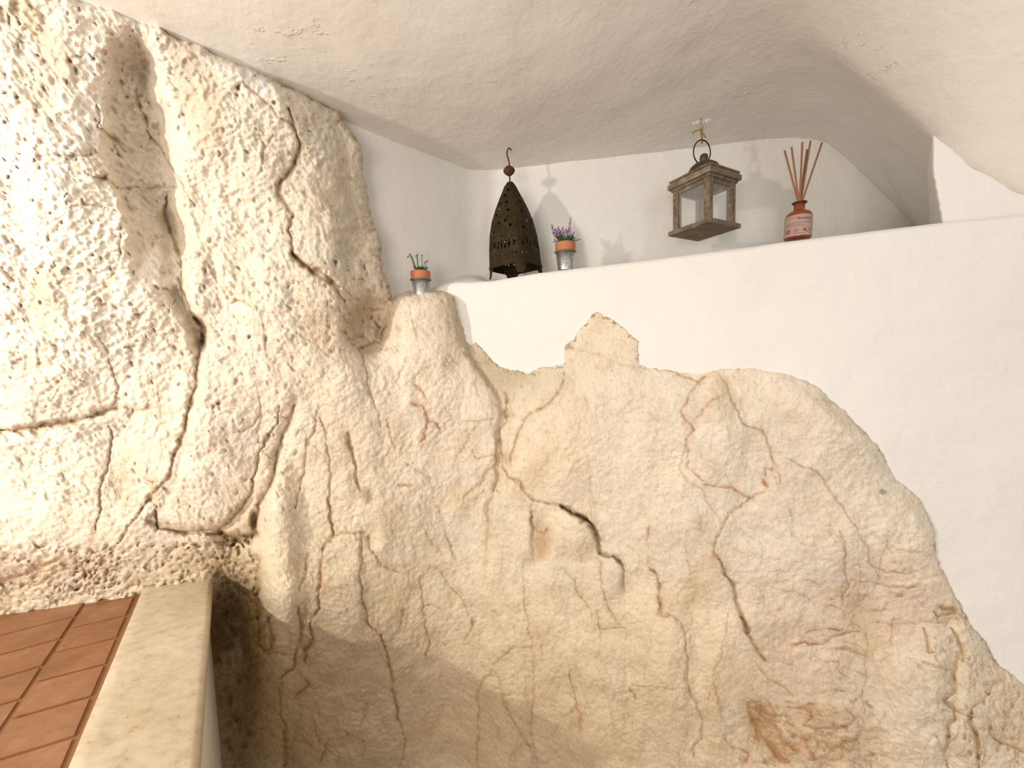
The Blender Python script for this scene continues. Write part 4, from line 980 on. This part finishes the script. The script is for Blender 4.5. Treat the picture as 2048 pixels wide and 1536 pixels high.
for sx, sy in ((1, 0), (-1, 0), (0, 1), (0, -1)):
    def rail(bm, z0, z1):
        if sx: box(bm, sx * HA - .0055, sx * HA + .0055, -HA + .0086, HA - .0086, z0, z1, .0008)
        else: box(bm, -HA + .0086, HA - .0086, sy * HA - .0055, sy * HA + .0055, z0, z1, .0008)
    part('top_rail', lambda bm: rail(bm, .111, .128), M_wood)
    def pane(bm):
        if sx: box(bm, sx * HA - .0008, sx * HA + .0008, -HA + .0087, HA - .0087, .0086, .1109)
        else: box(bm, -HA + .0087, HA - .0087, sy * HA - .0008, sy * HA + .0008, .0086, .1109)
    part('glass_pane', pane, M_glass)
part('eaves_trim', lambda bm: box(bm, -.0625, .0625, -.0625, .0625, .1215, .1279, .0012), M_wood)
part('roof_board', lambda bm: box(bm, -.0695, .0695, -.0695, .0695, .128, .143, .0022), M_wood)
def mould(bm):
    box(bm, -.0645, .0645, -.0645, .0645, .1431, .1475, .0015); box(bm, -.0665, .0665, -.0665, .0665, .1476, .153, .002)
part('roof_moulding', mould, M_wood)
bm = bmesh.new(); lathe(bm, [(.043, .153), (.044, .160), (.0425, .170), (.037, .180), (.027, .188), (.015, .193), (.010, .195)], 40)
obj('metal_cap', bm, M_bronze, l2)
bm = bmesh.new(); lathe(bm, [(.009, .189), (.0105, .197), (.0115, .204), (.0108, .211), (.007, .2155), (.0005, .217)], 24); obj('finial', bm, M_bronze, l2)
bm = bmesh.new(); cr_ = inv2 = None
RC = at(1404, 304.5, YL2) - cen
ra = .0300
import itertools
ringpts = []
for k in range(41):
    a_ = 2 * math.pi * k / 40
    ringpts.append(Vector((ra * .97 * math.cos(a_) , .35 * ra * math.cos(a_), ra * 1.08 * math.sin(a_))) )
tilt = Matrix.Rotation(math.radians(14), 4, 'Y')
ringpts = [RC + tilt @ p for p in ringpts]
tube(bm, ringpts, .0017, 10); obj('carrying_ring', bm, M_black, l2)

# string and hook it hangs from
M_string = mat('ochre_string', (0.30, 0.20, 0.065), 0.9)
hk = at(1402, 243, YL2 - .0)
sg = empty('hanging_string', hk); tag(sg, 'knotted ochre string tied round a ceiling hook above the wooden lantern', 'string')
def S(x, y, dy=0): return at(x, y, YL2 + dy) - hk
bm = bmesh.new(); tube(bm, [S(1403, 256), S(1403.4, 268), S(1404, 278), S(1404, 286.5)], .0024, 8); tube(bm, [S(1401.2, 262, -.003), S(1402.5, 272, -.003), S(1403.4, 285, -.003)], .0018, 8); obj('cord', bm, M_string, sg)
bm = bmesh.new(); tube(bm, [S(1403, 258), S(1397, 260.5), S(1390, 262.5), S(1384.5, 266.5)], .002, 8, [.0015, .0016, .0021, .0022]); tube(bm, [S(1403, 262), S(1406, 267), S(1409, 271), S(1411.5, 275.5)], .002, 8, [.0015, .002, .0023, .0016]); obj('loose_end', bm, M_string, sg)
bm = bmesh.new(); bmesh.ops.create_uvsphere(bm, u_segments=14, v_segments=10, radius=.0042, matrix=Matrix.Translation(S(1403, 260)) @ Matrix.Diagonal((1.0, 1, 1.3, 1))); tube(bm, [S(1401, 262, -.003), S(1405, 258, -.004)], .0016, 8); obj('knot', bm, M_string, sg)
M_steel = mat('steel_hook', (0.35, 0.34, 0.32), 0.4, 0.8)
bm = bmesh.new(); tube(bm, [S(1402.5, 236), S(1402, 246), S(1402, 252), S(1404.5, 255), S(1406, 252)], .0014, 8); o = obj('ceiling_hook', bm, M_steel, None, loc=hk)
tag(o, 'small metal screw hook in the ceiling above the wooden lantern', 'hook')
# chipped ring of filler around the hook
M_fill = mat('white_filler', (0.74, 0.71, 0.66), 0.8)
bm = bmesh.new(); rf = random.Random(8)
for (cx_, cy_, n_) in ((1391, 246, 12), (1398, 243.5, 9), (1410, 243, 9), (1416, 240.5, 10)):
    tube(bm, [S(cx_ + 6 * math.cos(a_ / n_ * 6.283) , cy_ + 2.2 * math.sin(a_ / n_ * 6.283) + rf.uniform(-.5, .5), .01) for a_ in range(n_ + 1)], .0012, 6)
o = obj('filler_patch', bm, M_fill, None, loc=hk); tag(o, 'chipped white filler ridges on the ceiling around the hook', 'plaster patch')

# ---- reed diffuser
YD = 0.945
M_amber = mat('amber_glass', (0.60, 0.17, 0.05), 0.06, 0.0, **{'Transmission Weight': 0.75, 'IOR': 1.45})
M_lab = mat('pinkish_paper', (0.38, 0.255, 0.225), 0.7); M_ink = mat('brown_print', (0.14, 0.07, 0.055), 0.7)
fd = at(1594.5, 480.5, YD); td = at(1599, 405, YD)
df = empty('reed_diffuser', fd); tag(df, 'amber glass reed diffuser bottle with six brown reeds standing on the ledge at the right', 'diffuser')
zd = (td - fd).normalized(); HD = (td - fd).length
df.rotation_mode = 'QUATERNION'; qd = Vector((0, 0, 1)).rotation_difference(zd); df.rotation_quaternion = qd
MDi = (Matrix.Translation(fd) @ qd.to_matrix().to_4x4()).inverted()
RB = .0272
bm = bmesh.new()
prof = [(.0, 0.0015), (RB - .004, .001), (RB - .001, .002), (RB, .005), (RB, HD * .60), (RB - .001, HD * .655), (RB - .0045, HD * .715), (.0165, HD * .755), (.0122, HD * .775), (.0116, HD * .80), (.0112, HD * .985),
        (.0100, HD * .99), (.0098, HD * .80), (.0112, HD * .76), (RB - .006, HD * .69), (RB - .0024, HD * .62), (RB - .0024, .006), (RB - .005, .0045), (.0, .0045)]
lathe(bm, prof, 48); bmesh.ops.remove_doubles(bm, verts=bm.verts, dist=1e-5); obj('bottle', bm, M_amber, df)
bm = bmesh.new(); lathe(bm, [(.0112, HD * .968), (.0150, HD * .972), (.0155, HD * .985), (.0150, HD * .998), (.0112, HD * 1.002), (.0103, HD * .99)], 32); obj('lip', bm, mat('dark_lip', (0.05, 0.018, 0.012), 0.3), df)
zl0, zl1 = HD * .055, HD * .60
adir = math.atan2(-fd.y, -fd.x)                  # the side turned to the room
def patch(bm, a0, a1, z0, z1, rr, n=24, m_=2):
    g_ = [[bm.verts.new((rr * math.cos(adir + a0 + (a1 - a0) * i / n), rr * math.sin(adir + a0 + (a1 - a0) * i / n), z0 + (z1 - z0) * j / m_)) for i in range(n + 1)] for j in range(m_ + 1)]
    for j in range(m_):
        for i in range(n): bm.faces.new([g_[j][i], g_[j][i + 1], g_[j + 1][i + 1], g_[j + 1][i]])
bm = bmesh.new(); patch(bm, -1.75, 1.75, zl0, zl1, RB + .0003, 48); o = obj('paper_label', bm, M_lab, df); o['label'] = 'pinkish paper label with brown print'
bm = bmesh.new(); rl = random.Random(2); RI = RB + .0006; LH = zl1 - zl0
def Lz(f): return zl0 + LH * f
# positive angles lie to the right as seen from the room
for i in range(9): patch(bm, -.05 + i * .115, .03 + i * .115, Lz(.765), Lz(.765 + rl.uniform(.06, .085)), RI, 2, 1)
for row, (a0, a1) in ((.60, (-.85, .95)), (.525, (-.95, .25)), (.45, (-.95, .45)), (.86, (-.95, .1)), (.09, (-.3, .5))):
    a_ = a0
    while a_ < a1:
        l = rl.uniform(.05, .16); patch(bm, a_, min(a_ + l, a1), Lz(row), Lz(row + .022), RI, 3, 1); a_ += l + .03
for i in range(6): patch(bm, -.95 + i * .075, -.95 + i * .075 + rl.uniform(.025, .05), Lz(.14), Lz(.34), RI, 1, 1)
for i in range(4): patch(bm, -.30, .05 + rl.uniform(-.05, .1), Lz(.16 + i * .05), Lz(.175 + i * .05), RI, 3, 1)
n_ = 20; ring = [bm.verts.new((RI * math.cos(adir + .70 + .34 * math.cos(6.283 * i / n_)), RI * math.sin(adir + .70 + .34 * math.cos(6.283 * i / n_)), Lz(.25) + LH * .085 * math.sin(6.283 * i / n_))) for i in range(n_)]
bm.faces.new(ring); obj('printed_text', bm, M_ink, df, False).parent = o
bm = bmesh.new(); lathe(bm, [(.0, .0052), (RB - .0026, .0052), (RB - .0026, HD * .30), (.0, HD * .30)], 32); obj('oil', bm, mat('amber_oil', (0.55, 0.20, 0.05), 0.1, 0, **{'Transmission Weight': 0.6}), df)
M_reed = mat('reed_brown', (0.27, 0.125, 0.07), 0.75)
reeds = [((1569, 301), (1596, 402), .006), ((1583, 294), (1597.5, 402), -.005), ((1604.8, 284.5), (1599.5, 402), -.008), ((1614, 299), (1599.5, 402), .012), ((1621, 282), (1602, 402), .004), ((1644, 285.5), (1604.5, 402), -.002)]
for (x0, y0), (x1, y1), dy in reeds:
    bm = bmesh.new(); A_ = MDi @ at(x0, y0, YD + dy); B_ = MDi @ at(x1, y1, YD + dy * .25)
    C_ = B_ + (B_ - A_).normalized() * .055; 
    dd_ = math.hypot(C_.x, C_.y)
    if dd_ > RB - .005: C_ = B_.lerp(C_, .6)
    C_.z = max(C_.z, .007)
    tube(bm, [A_, B_, C_], .0021, 8); obj('reed', bm, M_reed, df)
